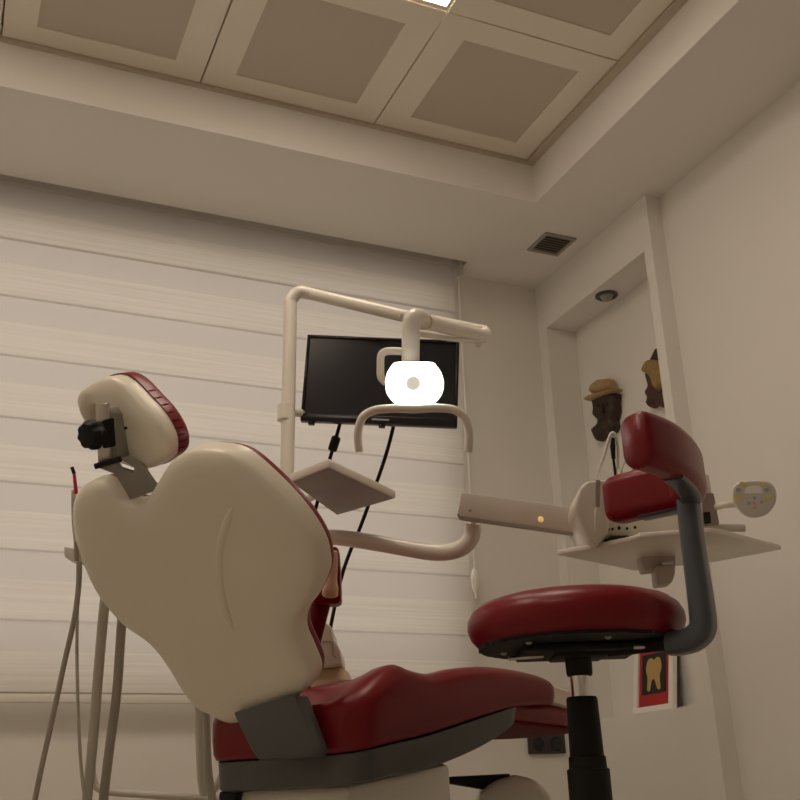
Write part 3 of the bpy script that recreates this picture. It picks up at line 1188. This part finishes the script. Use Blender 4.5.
for s in (-.43, .02):
    bm = bmesh.new()
    box(bm, ctr-uy*(hei/2+.003)+ux*wid*s, (.018, .01, .016), AXM, bev=.003)
    link('foot', bm, 'blackp', monitor)
bm = bmesh.new()
mp0 = pole_pt(413)
tube(bm, [mp0, ctr-ux*(wid/2-.012)-uy*(hei/2-.035)-mf*.026], .0115, 16, 0)
lathe(bm, mp0+V((0, 0, -.022)), [(.0178, 0), (.021, .002), (.021, .042), (.0178, .044)], segs=24)
link('mount_arm', bm, 'unit', monitor)

# monitor cables
dm = 2.78
bm = bmesh.new()
pth = [(341, 420), (335.5, 440), (331, 455), (327, 468), (324, 480), (318, 500), (310, 530), (300, 570), (290, 620)]
tube(bm, [at(a, b, dm) for a, b in pth], .0052, 10, 5)
cab = thing('monitor_cable', at(339, 427, dm), 'short black cable with a ferrite bead hanging below the left of the monitor', 'cable', 'cables hanging from the monitor')
link('wire', bm, 'black', cab)
bm = bmesh.new()
q0, q1 = at(336.8, 436, dm), at(331.8, 451.5, dm)
ax_ = (q1-q0).normalized()
lathe(bm, q0, [(.006, 0), (.0115, .003), (.0125, .008), (.0125, (q1-q0).length-.008), (.0115, (q1-q0).length-.003), (.006, (q1-q0).length)], axis=ax_, segs=16)
link('ferrite_bead', bm, 'black', cab)
bm = bmesh.new()
pth = [(395, 420), (388, 448), (381, 470), (375, 487), (366, 512), (358, 533), (350, 552), (343, 572), (337, 596), (331, 625), (326, 655), (322, 690)]
tube(bm, [at(a, b, dm) for a, b in pth], .0052, 10, 5)
o = link('monitor_cable', bm, 'black', loc=at(393, 429, dm))
tag(o, 'long plain black cable running from under the monitor down past the swing arm', 'cable', 'cables hanging from the monitor')

# ================================================================== CUSPIDOR UNIT (behind the backrest)
du = 2.58
unit = thing('cuspidor_unit', V((PX+.05, PY+.1, 0)), 'ivory cuspidor column mostly hidden behind the chair back, carrying the lamp pole', 'dental unit')
bm = bmesh.new()
up_px = [(262, 640), (326, 622), (332, 627), (334, 640), (340, 648), (342, 662), (335, 664), (262, 672)]
prism(bm, [at(a, b, du-.06) for a, b in up_px], fwd*.16, bev=.006, seg=3)
link('upper_housing', bm, 'unit', unit)
bm = bmesh.new()
tube(bm, [at(322, 641.5, du-.061), at(330, 641.5, du-.061), at(332.5, 643.5, du-.061), at(333, 655, du-.061), at(336, 658, du-.061)], .0018, 8, 0)
link('groove', bm, 'hosed', unit)
bm = bmesh.new()
lathe(bm, at(331, 682, du+.02), [(.0, -.02), (.05, -.015), (.055, .0), (.045, .022), (.028, .034), (.0, .038)], segs=32)
link('bowl', bm, 'beige', unit)
bm = bmesh.new()
ub = V((PX, PY, 0))
box(bm, ub+V((0.05, .10, .27)), (.22, .20, .54), (mr, V((-mr.y, mr.x, 0)), Z1), bev=.03, seg=3)
link('column', bm, 'unit', unit)
bm = bmesh.new()
lathe(bm, V((PX, PY, .535)), [(.04, 0), (.04, .04), (.03, .06), (.0185, .068)], segs=28)
link('pole_socket', bm, 'unit', unit)

# ================================================================== SIDE TRAY TABLE
zt_ = at(340, 490, 2.35).z
near, right_, far_ = onz(329, 467, zt_), onz(396, 498.5, zt_), onz(337, 515.5, zt_)
left_ = near+far_-right_
left_ = onz(290, 482, zt_)
tray = thing('side_tray', (near+far_)/2, 'small rectangular tray with pale rim and grey underside, under the monitor', 'tray')
cpt = (near+right_+far_+left_)/4
rim = [near, right_, far_, left_]
bm = bmesh.new()
prism(bm, rim, V((0, 0, .020)), bev=.004)
link('tray_body', bm, 'unit', tray)
bm = bmesh.new()
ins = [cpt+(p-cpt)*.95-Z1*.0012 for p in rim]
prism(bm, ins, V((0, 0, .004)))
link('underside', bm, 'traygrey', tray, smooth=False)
bm = bmesh.new()
pz = V((PX, PY, zt_+.015))
tube(bm, [pz, (pz*.6+cpt*.4)+V((0, 0, .01)), cpt+V((0, 0, .024))], .011, 14, 5)
lathe(bm, pz-V((0, 0, .025)), [(.0178, 0), (.025, .003), (.025, .045), (.0178, .048)], segs=24)
link('tray_bracket', bm, 'unit', tray)

# ================================================================== DELIVERY UNIT on its swing arm
dl = thing('delivery_unit', at(650, 540, 2.35), 'ivory instrument delivery unit on a jointed swing arm, behind the stool back', 'dental delivery unit')
bm = bmesh.new()
sa = [(284, 560, 2.55), (300, 545, 2.52), (322, 537.5, 2.50), (346, 538.5, 2.48), (385, 544.5, 2.46), (426, 551.5, 2.44), (448, 552, 2.43), (463, 547, 2.42), (471.5, 537, 2.42), (473.5, 523.5, 2.42)]
tube(bm, [at(*q) for q in sa], [.019, .019, .0185, .019, .0195, .0198, .0198, .0195, .0195, .0190], 24, 8)
tube(bm, [at(284, 560, 2.55), V((PX, PY, at(284, 560, 2.55).z-.02)), V((PX, PY, .52))], .019, 20, 5)
link('swing_arm', bm, 'unit', dl)
bm = bmesh.new()
tube(bm, [at(473.5, 526, 2.42), at(473.5, 514, 2.42)], .0095, 16, 0)
link('pivot_pin', bm, 'chrome', dl)
bm = bmesh.new()
ab = [(461, 492), (457.5, 513), (459.5, 517), (590, 535), (590, 508.5)]
prism(bm, [at(461.5, 492, 2.38), at(457.5, 513, 2.38), at(460, 517, 2.38), at(592, 535.5, 2.34), at(592, 509.5, 2.34)], fwd*.035, bev=.004, seg=2)
armb = link('spring_arm', bm, 'unit', dl)
bm = bmesh.new()
prism(bm, [at(457.2, 513, 2.379), at(459.5, 518.3, 2.379), at(592, 537, 2.339), at(592, 535, 2.339), at(460.5, 516, 2.379)], fwd*.014)
link('seal_strip', bm, 'hosed', armb, smooth=False)
bm = bmesh.new()
lathe(bm, at(541, 519.5, 2.353), [(.0, .0035), (.005, .0025), (.0065, 0), (.0065, -.004)], axis=-FW, segs=20)
link('amber_disc', bm, 'amber', armb)  # small amber disc with a faint glow on the spring arm
bm = bmesh.new()
lathe(bm, at(470, 510.5, 2.377), [(.0035, -.004), (.0035, .002), (0, .002)], axis=-FW, segs=12)
link('screw', bm, 'hosed', armb)

# body
bd = 2.27
bm = bmesh.new()
bp = [(590, 483), (612, 478), (650, 476), (690, 475), (703, 493), (704, 530), (650, 537), (598, 545), (590, 540)]
prism(bm, [at(a, b, bd) for a, b in bp], fwd*.17, bev=.008, seg=3)
body = link('body', bm, 'unit', dl)
bm = bmesh.new()
hp_ = [(575.5, 503), (577.5, 495), (580.5, 487), (586.5, 480.5), (606, 479), (610, 530), (597, 546), (590, 541), (582, 524), (575.5, 510)]
prism(bm, [at(a, b, bd-.03) for a, b in hp_], fwd*.16, bev=.008, seg=3)
hold = link('instrument_holder', bm, 'unit', dl)
for a, b, r in ((608.5, 531, .0034), (612.5, 530.5, .0028), (604.5, 531.5, .0028), (619, 529.5, .0038), (627, 530, .0031), (635, 529, .0031), (604, 526.5, .0034), (697.5, 508, .006)):
    bm = bmesh.new()
    lathe(bm, at(a, b-1.5, bd-.0005), [(r, -.004), (r, .0015), (0, .0015)], axis=-fwd, segs=12)
    link('connection_port', bm, 'black', body)
bm = bmesh.new()
prism(bm, [at(604, 539.5, bd-.012), at(612, 535.5, bd-.012), at(628, 535, bd-.012), at(632, 537, bd-.012), at(625, 541, bd-.012), at(610, 542.5, bd-.012)], fwd*.05, bev=.003)
link('drain_recess', bm, 'dark', body)
bm = bmesh.new()
prism(bm, [at(701, 474, bd+.02), at(709, 474, bd+.02), at(712, 493, bd+.02), at(702, 493, bd+.02)], fwd*.03, bev=.004)
link('bottle_cap', bm, 'unit', dl)
bm = bmesh.new()
prism(bm, [at(696, 493, bd+.01), at(714, 492.5, bd+.01), at(720, 524, bd+.01), at(697, 527, bd+.01)], fwd*.09, bev=.004)
sb_ = link('side_block', bm, 'traygrey', dl)
bm = bmesh.new()
prism(bm, [at(703.5, 512, bd+.008), at(710.5, 511.5, bd+.008), at(711.5, 523, bd+.008), at(704.5, 524, bd+.008)], fwd*.03, bev=.002)
link('port', bm, 'black', sb_)
bm = bmesh.new()
tube(bm, [at(700, 528, bd+.02), at(744.5, 528, bd+.02)], .0085, 14, 0)
link('grab_bar', bm, 'hose', dl)
# instrument tray under the body
tz = at(660, 552, 2.32).z
tp_ = [onz(556.5, 555, tz), onz(600, 547.5, tz), onz(631, 541, tz), onz(640, 537.5, tz), onz(710, 532.5, tz), onz(722, 534, tz), onz(782, 549.5, tz), onz(716, 562, tz), onz(634, 571, tz)]
bm = bmesh.new()
prism(bm, tp_, V((0, 0, .011)), bev=.003)
link('instrument_tray', bm, 'unit', dl)
bm = bmesh.new()
prism(bm, [at(640, 552, 2.36), at(676, 551, 2.36), at(676, 566, 2.36), at(645, 570, 2.36)], fwd*.06, bev=.004)
prism(bm, [at(655, 565, 2.35), at(676, 565, 2.35), at(675, 575, 2.35), at(672, 583, 2.35), at(657, 585, 2.35)], fwd*.05, bev=.005)
tm = link('tray_mount', bm, 'mountgrey', dl)
bm = bmesh.new()
tube(bm, [at(661, 563, 2.335), at(673, 562.5, 2.335)], .005, 12, 0)
link('clamp_screw', bm, 'brushed', tm)
# keypad
bm = bmesh.new()
tube(bm, [at(712, 507.5, bd+.03), at(722, 505.5, 2.27), at(736, 503.5, 2.27)], [.0095, .0075, .0085], 14, 4)
link('keypad_stalk', bm, 'unit', dl)
KC = at(754, 498.5, 2.25)
kn = (EYE-KC).normalized()
kx = (RT-kn*RT.dot(kn)).normalized()
ky = kn.cross(kx)


def kmap(u, v, n):
    return KC+kx*u+ky*v+kn*n


def kp(px, py):
    q = on(px, py, kn, KC)
    return ((q-KC).dot(kx), (q-KC).dot(ky))


kpx = [(741, 481.5), (754, 480), (767, 481), (774, 486.5), (776.5, 496), (774, 506), (767, 514), (757, 517.5), (747, 516.5), (738, 510), (732.5, 500), (732, 490), (735, 484.5)]
ko = [(p.x, p.y) for p in cat_rom([V((*kp(a, b), 0)) for a, b in kpx], 4, True)]
kpad = link('keypad', pillow(ko, kmap, front=(.003, .006), back=(.008, .02), wall=.010, step=.010, inset=(.002, .004, .006)), 'unit', dl)
link('keypad_face', pillow(scaled(ko, .92, 0, 0), lambda u, v, n: kmap(u, v, n+.0082), front=(.0003, .004), back=(0, .01), wall=.001, step=.02, inset=(.003,)), 'pad', kpad)


def key(px, py, r, m, sx=1.0):
    u, v = kp(px, py)
    bm = bmesh.new()
    o = [(u+r*sx*math.cos(2*PI*k/14), v+r*math.sin(2*PI*k/14)) for k in range(14)]
    prism(bm, [kmap(a, b, .0085) for a, b in o], kn*.0014)
    link('key', bm, m, kpad, smooth=False)


for a, b in ((742, 483.5), (738.5, 490), (737, 497), (740.5, 499.5), (744.5, 485.5), (762, 484), (766.5, 490), (768.5, 496.5), (765, 500)):
    key(a, b, .0046, 'yellow' if (a, b) not in ((738.5, 490), (766.5, 490)) else 'bluek', 1.1)
for a, b, m in ((749, 503, 'bluek'), (754.5, 498, 'bluek'), (754.5, 503.5, 'pinkk'), (755, 507.5, 'pinkk'), (761.5, 502, 'bluek')):
    key(a, b, .0036, m)
disp = [(744.5, 493.5), (745.5, 488.5), (749, 486), (754, 485.5), (759, 486), (762, 488.5), (762.5, 493)]
bm = bmesh.new()
prism(bm, [kmap(*kp(a, b), .0086) for a, b in disp], kn*.001)
link('display', bm, 'whitek', kpad, smooth=False)

# instruments standing in the holder (each lifts out)
hd = bd-.05
t = thing('dental_handpiece', at(597, 531, hd), 'straight silver handpiece clipped to the left end of the delivery unit', 'dental instrument')
bm = bmesh.new()
tube(bm, [at(598, 480, hd), at(597.6, 507, hd)], .0052, 16, 0)
link('handle', bm, 'gunmetal', t)
bm = bmesh.new()
tube(bm, [at(597.4, 507, hd), at(595.8, 512, hd), at(595, 532, hd)], [.0045, .0028, .0022], 12, 0)
link('burr_shaft', bm, 'rail', t)
t = thing('dental_handpiece', at(614, 470, bd+.03), 'dark handpiece upright on a looped white hose, left of the stool back', 'dental instrument')
bm = bmesh.new()
tube(bm, [at(597, 478, bd+.03), at(600, 467, bd+.03), at(604, 456, bd+.03), at(608.5, 440, bd+.03), at(611.5, 433.5, bd+.03), at(615, 434.5, bd+.03), at(617.5, 445, bd+.03), at(618, 460, bd+.03), at(617.5, 478, bd+.03)], .0036, 12, 6)
link('hose', bm, 'unit', t)
bm = bmesh.new()
tube(bm, [at(613, 437.5, bd+.025), at(612.8, 446, bd+.025), at(613.5, 459, bd+.025)], [.0035, .0062, .0045], 14, 4)
tube(bm, [at(613.5, 459, bd+.025), at(615, 471, bd+.03), at(616, 478, bd+.03)], .0032, 10, 3)
link('handle', bm, 'black', t)
t = thing('syringe', at(620, 478, bd+.02), 'small white air syringe tip between the looped hose and the stool back', 'dental instrument')
bm = bmesh.new()
lathe(bm, at(620.5, 479, bd+.02), [(.0085, 0), (.008, .01), (.005, .02), (.003, .026), (0, .027)], segs=16)
link('collar', bm, 'unit', t)
bm = bmesh.new()
tube(bm, [at(620.5, 473, bd+.02), at(623, 466, bd+.02), at(626, 461, bd+.02), at(629, 459, bd+.02)], .0022, 10, 5)
link('nozzle', bm, 'unit', t)
o = link('dental_instrument', tube(bmesh.new(), [at(633.5, 478, bd+.03), at(633.5, 461, bd+.03)], [.0055, .0045], 14, 0), 'brushed', loc=at(633.5, 478, bd+.03))
tag(o, 'short steel instrument end showing between the two arms of the stool back', 'dental instrument')
o = link('dental_instrument', tube(bmesh.new(), [at(641, 478, bd+.03), at(642, 466, bd+.03), at(643, 459, bd+.03)], [.0085, .0075, .004], 14, 0), 'unit', loc=at(641, 478, bd+.03))
tag(o, 'white instrument end right of the short steel one, inside the stool back', 'dental instrument')

# ================================================================== OPERATOR'S STOOL
SC = at(577, 646, 1.80)
stool = thing('operator_stool', V((SC.x, SC.y, 0)), 'round burgundy operator stool with a wrap-round back on a slate post', 'stool')
z0 = SC.z
bm = bmesh.new()
lathe(bm, V((SC.x, SC.y, z0)), [(.160, .0), (.172, .004), (.183, .016), (.189, .032), (.188, .046), (.181, .060), (.165, .072), (.14, .080), (.10, .086), (.05, .089), (0, .090)], segs=72)
seat = link('seat', bm, 'red', stool, angle=60)
bm = bmesh.new()
n = 120
pts = []
for k in range(n):
    a = 2*PI*k/n
    r = .170+.0012*math.sin(k*2.1)+.001*math.sin(k*5.3)
    pts.append(V((SC.x+r*math.cos(a), SC.y+r*math.sin(a), z0-.003)))
prism(bm, pts, V((0, 0, .006)))
sb = link('seat_board', bm, 'black', stool, smooth=False)
for k in range(6):
    a = R(20+60*k)
    bm = bmesh.new()
    lathe(bm, V((SC.x+.13*math.cos(a), SC.y+.13*math.sin(a), z0-.003)), [(.006, 0), (.006, -.002), (.003, -.004), (0, -.004)], segs=10)
    link('screw', bm, 'brushed', sb)
bm = bmesh.new()
box(bm, V((SC.x, SC.y, z0-.010)), (.20, .15, .012), (mr, V((-mr.y, mr.x, 0)), Z1), bev=.003)
box(bm, V((SC.x, SC.y, z0-.018)), (.09, .09, .008), (mr, V((-mr.y, mr.x, 0)), Z1), bev=.003)
link('mechanism_plate', bm, 'black', stool)
bm = bmesh.new()
tube(bm, [V((SC.x, SC.y, z0-.014))-mr*.06, V((SC.x, SC.y, z0-.018))-mr*.12], .004, 8, 0)
link('lever', bm, 'brushed', stool)
bm = bmesh.new()
tube(bm, [V((SC.x, SC.y, z0-.014))+mr*.05-V((0, .08, 0)), V((SC.x, SC.y, z0-.016))+mr*.10-V((0, .09, 0))], .004, 8, 0)
link('lever', bm, 'brushed', stool)


def zrow(py):
    lo_, hi_ = -.2, 1.5
    for _ in range(50):
        mid = (lo_+hi_)/2
        q = V((SC.x, SC.y, mid))-EYE
        if 400-FPX*q.dot(UP)/q.dot(FW) > py:
            lo_ = mid
        else:
            hi_ = mid
    return (lo_+hi_)/2


bm = bmesh.new()
lathe(bm, V((SC.x, SC.y, zrow(676))), [(.021, 0), (.0225, .004), (.0235, z0-.012-zrow(676))], segs=32)
link('collar', bm, 'black', stool)
bm = bmesh.new()
lathe(bm, V((SC.x, SC.y, zrow(700))), [(.0165, 0), (.0165, zrow(674)-zrow(700))], segs=32)
link('gas_lift', bm, 'chrome', stool)
bm = bmesh.new()
zz = [zrow(697), zrow(756), zrow(771), zrow(771)-.17]
lathe(bm, V((SC.x, SC.y, 0)), [(.0355, zz[3]), (.0355, zz[2]+.002), (.033, zz[2]+.004), (.0315, zz[2]+.004), (.031, zz[1]-.002), (.0285, zz[1]+.001), (.0265, zz[0]-.003), (.0245, zz[0]), (.0168, zz[0])], segs=40)
link('telescopic_cover', bm, 'black', stool)
bm = bmesh.new()
lathe(bm, V((SC.x, SC.y, .07)), [(.045, 0), (.045, .04), (.036, .06), (.036, zz[3]-.07)], segs=32)
link('hub', bm, 'black', stool)
for k in range(5):
    a = R(15+72*k)
    dr = V((math.cos(a), math.sin(a), 0))
    b0 = V((SC.x, SC.y, 0))
    lg = link('leg', tube(bmesh.new(), [b0+dr*.03+Z1*.095, b0+dr*.15+Z1*.085, b0+dr*.27+Z1*.07], [.022, .018, .014], 12, 5), 'black', stool)
    w = bmesh.new()
    side = V((-dr.y, dr.x, 0))
    for s in (-1, 1):
        lathe(w, b0+dr*.262+Z1*.026+side*(s*.012-.006), [(0, 0), (.022, 0), (.026, .003), (.026, .009), (.022, .012), (0, .012)], axis=side, segs=24)
    tube(w, [b0+dr*.262+Z1*.026-side*.012, b0+dr*.262+Z1*.026+side*.012], .006, 10, 0)
    tube(w, [b0+dr*.262+Z1*.03, b0+dr*.262+Z1*.072], .007, 10, 0)
    link('caster', w, 'black', lg)

# back support: post and horseshoe pad
zc_ = .5+CAMH
PP = V((1.150, 1.362, 0))-mr*.013
bm = bmesh.new()
cdir = (V((SC.x, SC.y, 0))-PP).normalized()
zb0 = z0-.012
path = [PP+cdir*.062+Z1*(zb0-.001), PP+cdir*.045+Z1*(zb0-.002), PP+cdir*.022+Z1*(zb0+.002), PP+cdir*.004+Z1*(zb0+.016), PP+Z1*(zb0+.045), PP+Z1*(zb0+.12), PP+Z1*(zc_-.10), PP+cdir*-.002+Z1*(zc_-.035)]
ps = cat_rom(path, 8)
sec = rrect(.046, .034, .013)
scs = []
for q in ps:
    scs.append(1.12-.12*min(1, max(0, (q.z-zb0)/(zc_-zb0-.05))))
link('back_bar', tube(bmesh.new(), [PP+cdir*.055+Z1*zb0, PP+cdir*.17+Z1*zb0], .012, 14, 0), 'black', stool)
# frame: bend plane is spanned by cdir and Z
sidev = cdir.cross(Z1).normalized()
rings = []
for i, q in enumerate(ps):
    tt = (ps[min(len(ps)-1, i+1)]-ps[max(0, i-1)]).normalized()
    yv = sidev.cross(tt).normalized()
    rings.append([bm.verts.new(q+sidev*a*scs[i]+yv*b*scs[i]) for a, b in sec])
for i in range(len(rings)-1):
    for k in range(len(sec)):
        bm.faces.new((rings[i][k], rings[i][(k+1) % len(sec)], rings[i+1][(k+1) % len(sec)], rings[i+1][k]))
bm.faces.new(rings[0][::-1])
bm.faces.new(rings[-1])
link('back_post', bm, 'post', stool, angle=50)

arc = [onz(a, b, zc_) for a, b in ((634, 439), (646, 442), (661, 447.5), (673, 455), (683, 465), (688, 475), (685, 482.5), (673, 487), (654, 491.5), (632, 496.5), (612, 502))]
ap_ = cat_rom(arc, 6)
hs = .040
sec = rrect(.056, .087, .020, 6)
bm = bmesh.new()
sc_ = []
for i in range(len(ap_)):
    e = min(i, len(ap_)-1-i)
    sc_.append([.86, .95, .99][e] if e < 3 else 1.0)
sweep_section(bm, ap_, sec, Z1, sc_)
link('back_pad', bm, 'red', stool, angle=60)
bm = bmesh.new()
pp2 = [p-Z1*.041 for p in ap_[16:-8]]
sweep_section(bm, pp2, rrect(.034, .010, .004, 3), Z1)
link('pad_bracket', bm, 'post', stool)

# ================================================================== ASSISTANT'S HOLDER, HOSES
dh = 2.12
t = thing('instrument_holder', at(80, 552, dh), 'pale instrument holder arm poking out left of the chair back', 'instrument holder')
bm = bmesh.new()
prism(bm, [at(63.5, 545.5, dh-.03), at(72, 548, dh-.03), at(90, 547, dh-.03), at(110, 549, dh-.03), at(112, 562, dh-.03), at(84, 561, dh-.03), at(72, 560, dh-.03), at(64, 557, dh-.03)], fwd*.05, bev=.004)
link('rack', bm, 'unit', t)
bm = bmesh.new()
tube(bm, [at(76, 541, dh-.034), at(76.5, 561, dh-.034)], .0045, 12, 0)
link('clip', bm, 'hosed', t)
bm = bmesh.new()
tube(bm, [at(108, 555, dh+.025), at(180, 570, dh+.15), at(260, 600, dh+.32), at(285, 640, 2.55)], .014, 12, 6)
link('holder_arm', bm, 'unit', t)

t = thing('saliva_ejector', at(76, 541, dh), 'slim grey suction tip with a pink sleeve standing left of the chair back', 'dental instrument')
bm = bmesh.new()
tube(bm, [at(77, 545, dh-.002), at(74.5, 525, dh-.002), at(73.5, 505, dh-.002), at(73.5, 490, dh-.002)], [.0058, .0050, .0045, .0042], 12, 5)
link('tube', bm, 'hose', t)
bm = bmesh.new()
tube(bm, [at(76.3, 494, dh-.006), at(74.8, 480, dh-.006), at(74.2, 473, dh-.006)], [.0040, .0036, .0032], 12, 3)
link('sleeve', bm, 'pink', t)
bm = bmesh.new()
tube(bm, [at(74.2, 473.5, dh-.006), at(71.8, 467, dh-.006)], [.0038, .0034], 12, 0)
link('tip', bm, 'black', t)


def hose(pts, r, m, label, group):
    bm = bmesh.new()
    P = [at(*q) if len(q) == 3 else None for q in pts]
    P = [V((p.x, p.y, max(p.z, r+.002))) for p in P]
    tube(bm, P, r, 14, 6)
    o = link('suction_hose', bm, m, loc=P[0])
    tag(o, label, 'hose', group)


G = 'hoses hanging behind the chair back'
hose([(109, 560, 2.16), (106, 590, 2.15), (102, 630, 2.15), (97, 690, 2.15), (92, 750, 2.15), (87, 800, 2.15), (84, 840, 2.16), (92, 880, 2.2), (110, 900, 2.3), (150, 895, 2.42), (185, 860, 2.46), (204, 815, 2.46), (201, 770, 2.46), (199, 700, 2.46), (202, 670, 2.46)], .0105, 'hose', 'thick pale grey hose, left one of the thick pair beside the chair back', G)
hose([(127, 580, 2.18), (122, 620, 2.17), (117, 690, 2.17), (110, 745, 2.17), (103.5, 800, 2.17), (102, 840, 2.2), (112, 870, 2.26), (145, 880, 2.36), (190, 860, 2.42), (212, 815, 2.42), (208, 770, 2.42), (206, 720, 2.42), (206, 680, 2.42)], .0100, 'hosed', 'thick darker grey hose, right one of the thick pair beside the chair back', G)
hose([(79, 555, 2.11), (79, 580, 2.11), (75, 615, 2.11), (65, 660, 2.11), (52, 720, 2.11), (41, 770, 2.11), (33, 810, 2.11), (26, 850, 2.12), (40, 890, 2.2)], .0056, 'hosed', 'thin grey hose from the holder slanting down to the lower left corner', G)
hose([(78, 560, 2.13), (77.5, 600, 2.13), (77, 660, 2.13), (78.5, 720, 2.13), (81, 765, 2.13), (85, 800, 2.13), (90, 830, 2.14), (100, 870, 2.2)], .0034, 'hose', 'thinnest pale tube dropping straight down from the instrument holder', G)
hose([(92, 762, 2.45), (93, 778, 2.45), (98, 788, 2.45), (112, 792, 2.45), (150, 795, 2.45), (190, 797.5, 2.45), (230, 800, 2.47)], .0085, 'hose', 'grey tube running level along the bottom edge below the blind', G)
hose([(231, 747, 2.5), (226, 765, 2.5), (219, 782, 2.5), (208, 797, 2.5), (195, 815, 2.5), (180, 850, 2.5)], .0095, 'hose', 'short grey hose curling out from behind the chair base at lower left', G)

# ================================================================== LIGHT AND RENDER LOOK
w = bpy.data.worlds.new('world')
scn.world = w
w.use_nodes = True
w.node_tree.nodes['Background'].inputs[0].default_value = (1.0, .89, .79, 1)
w.node_tree.nodes['Background'].inputs[1].default_value = 1.15

scn.view_settings.view_transform = 'Standard'
scn.view_settings.look = 'None'
scn.view_settings.exposure = -0.06
scn.view_settings.gamma = 1.0
scn.view_settings.use_curve_mapping = False
scn.cycles.max_bounces = 10
scn.cycles.diffuse_bounces = 6
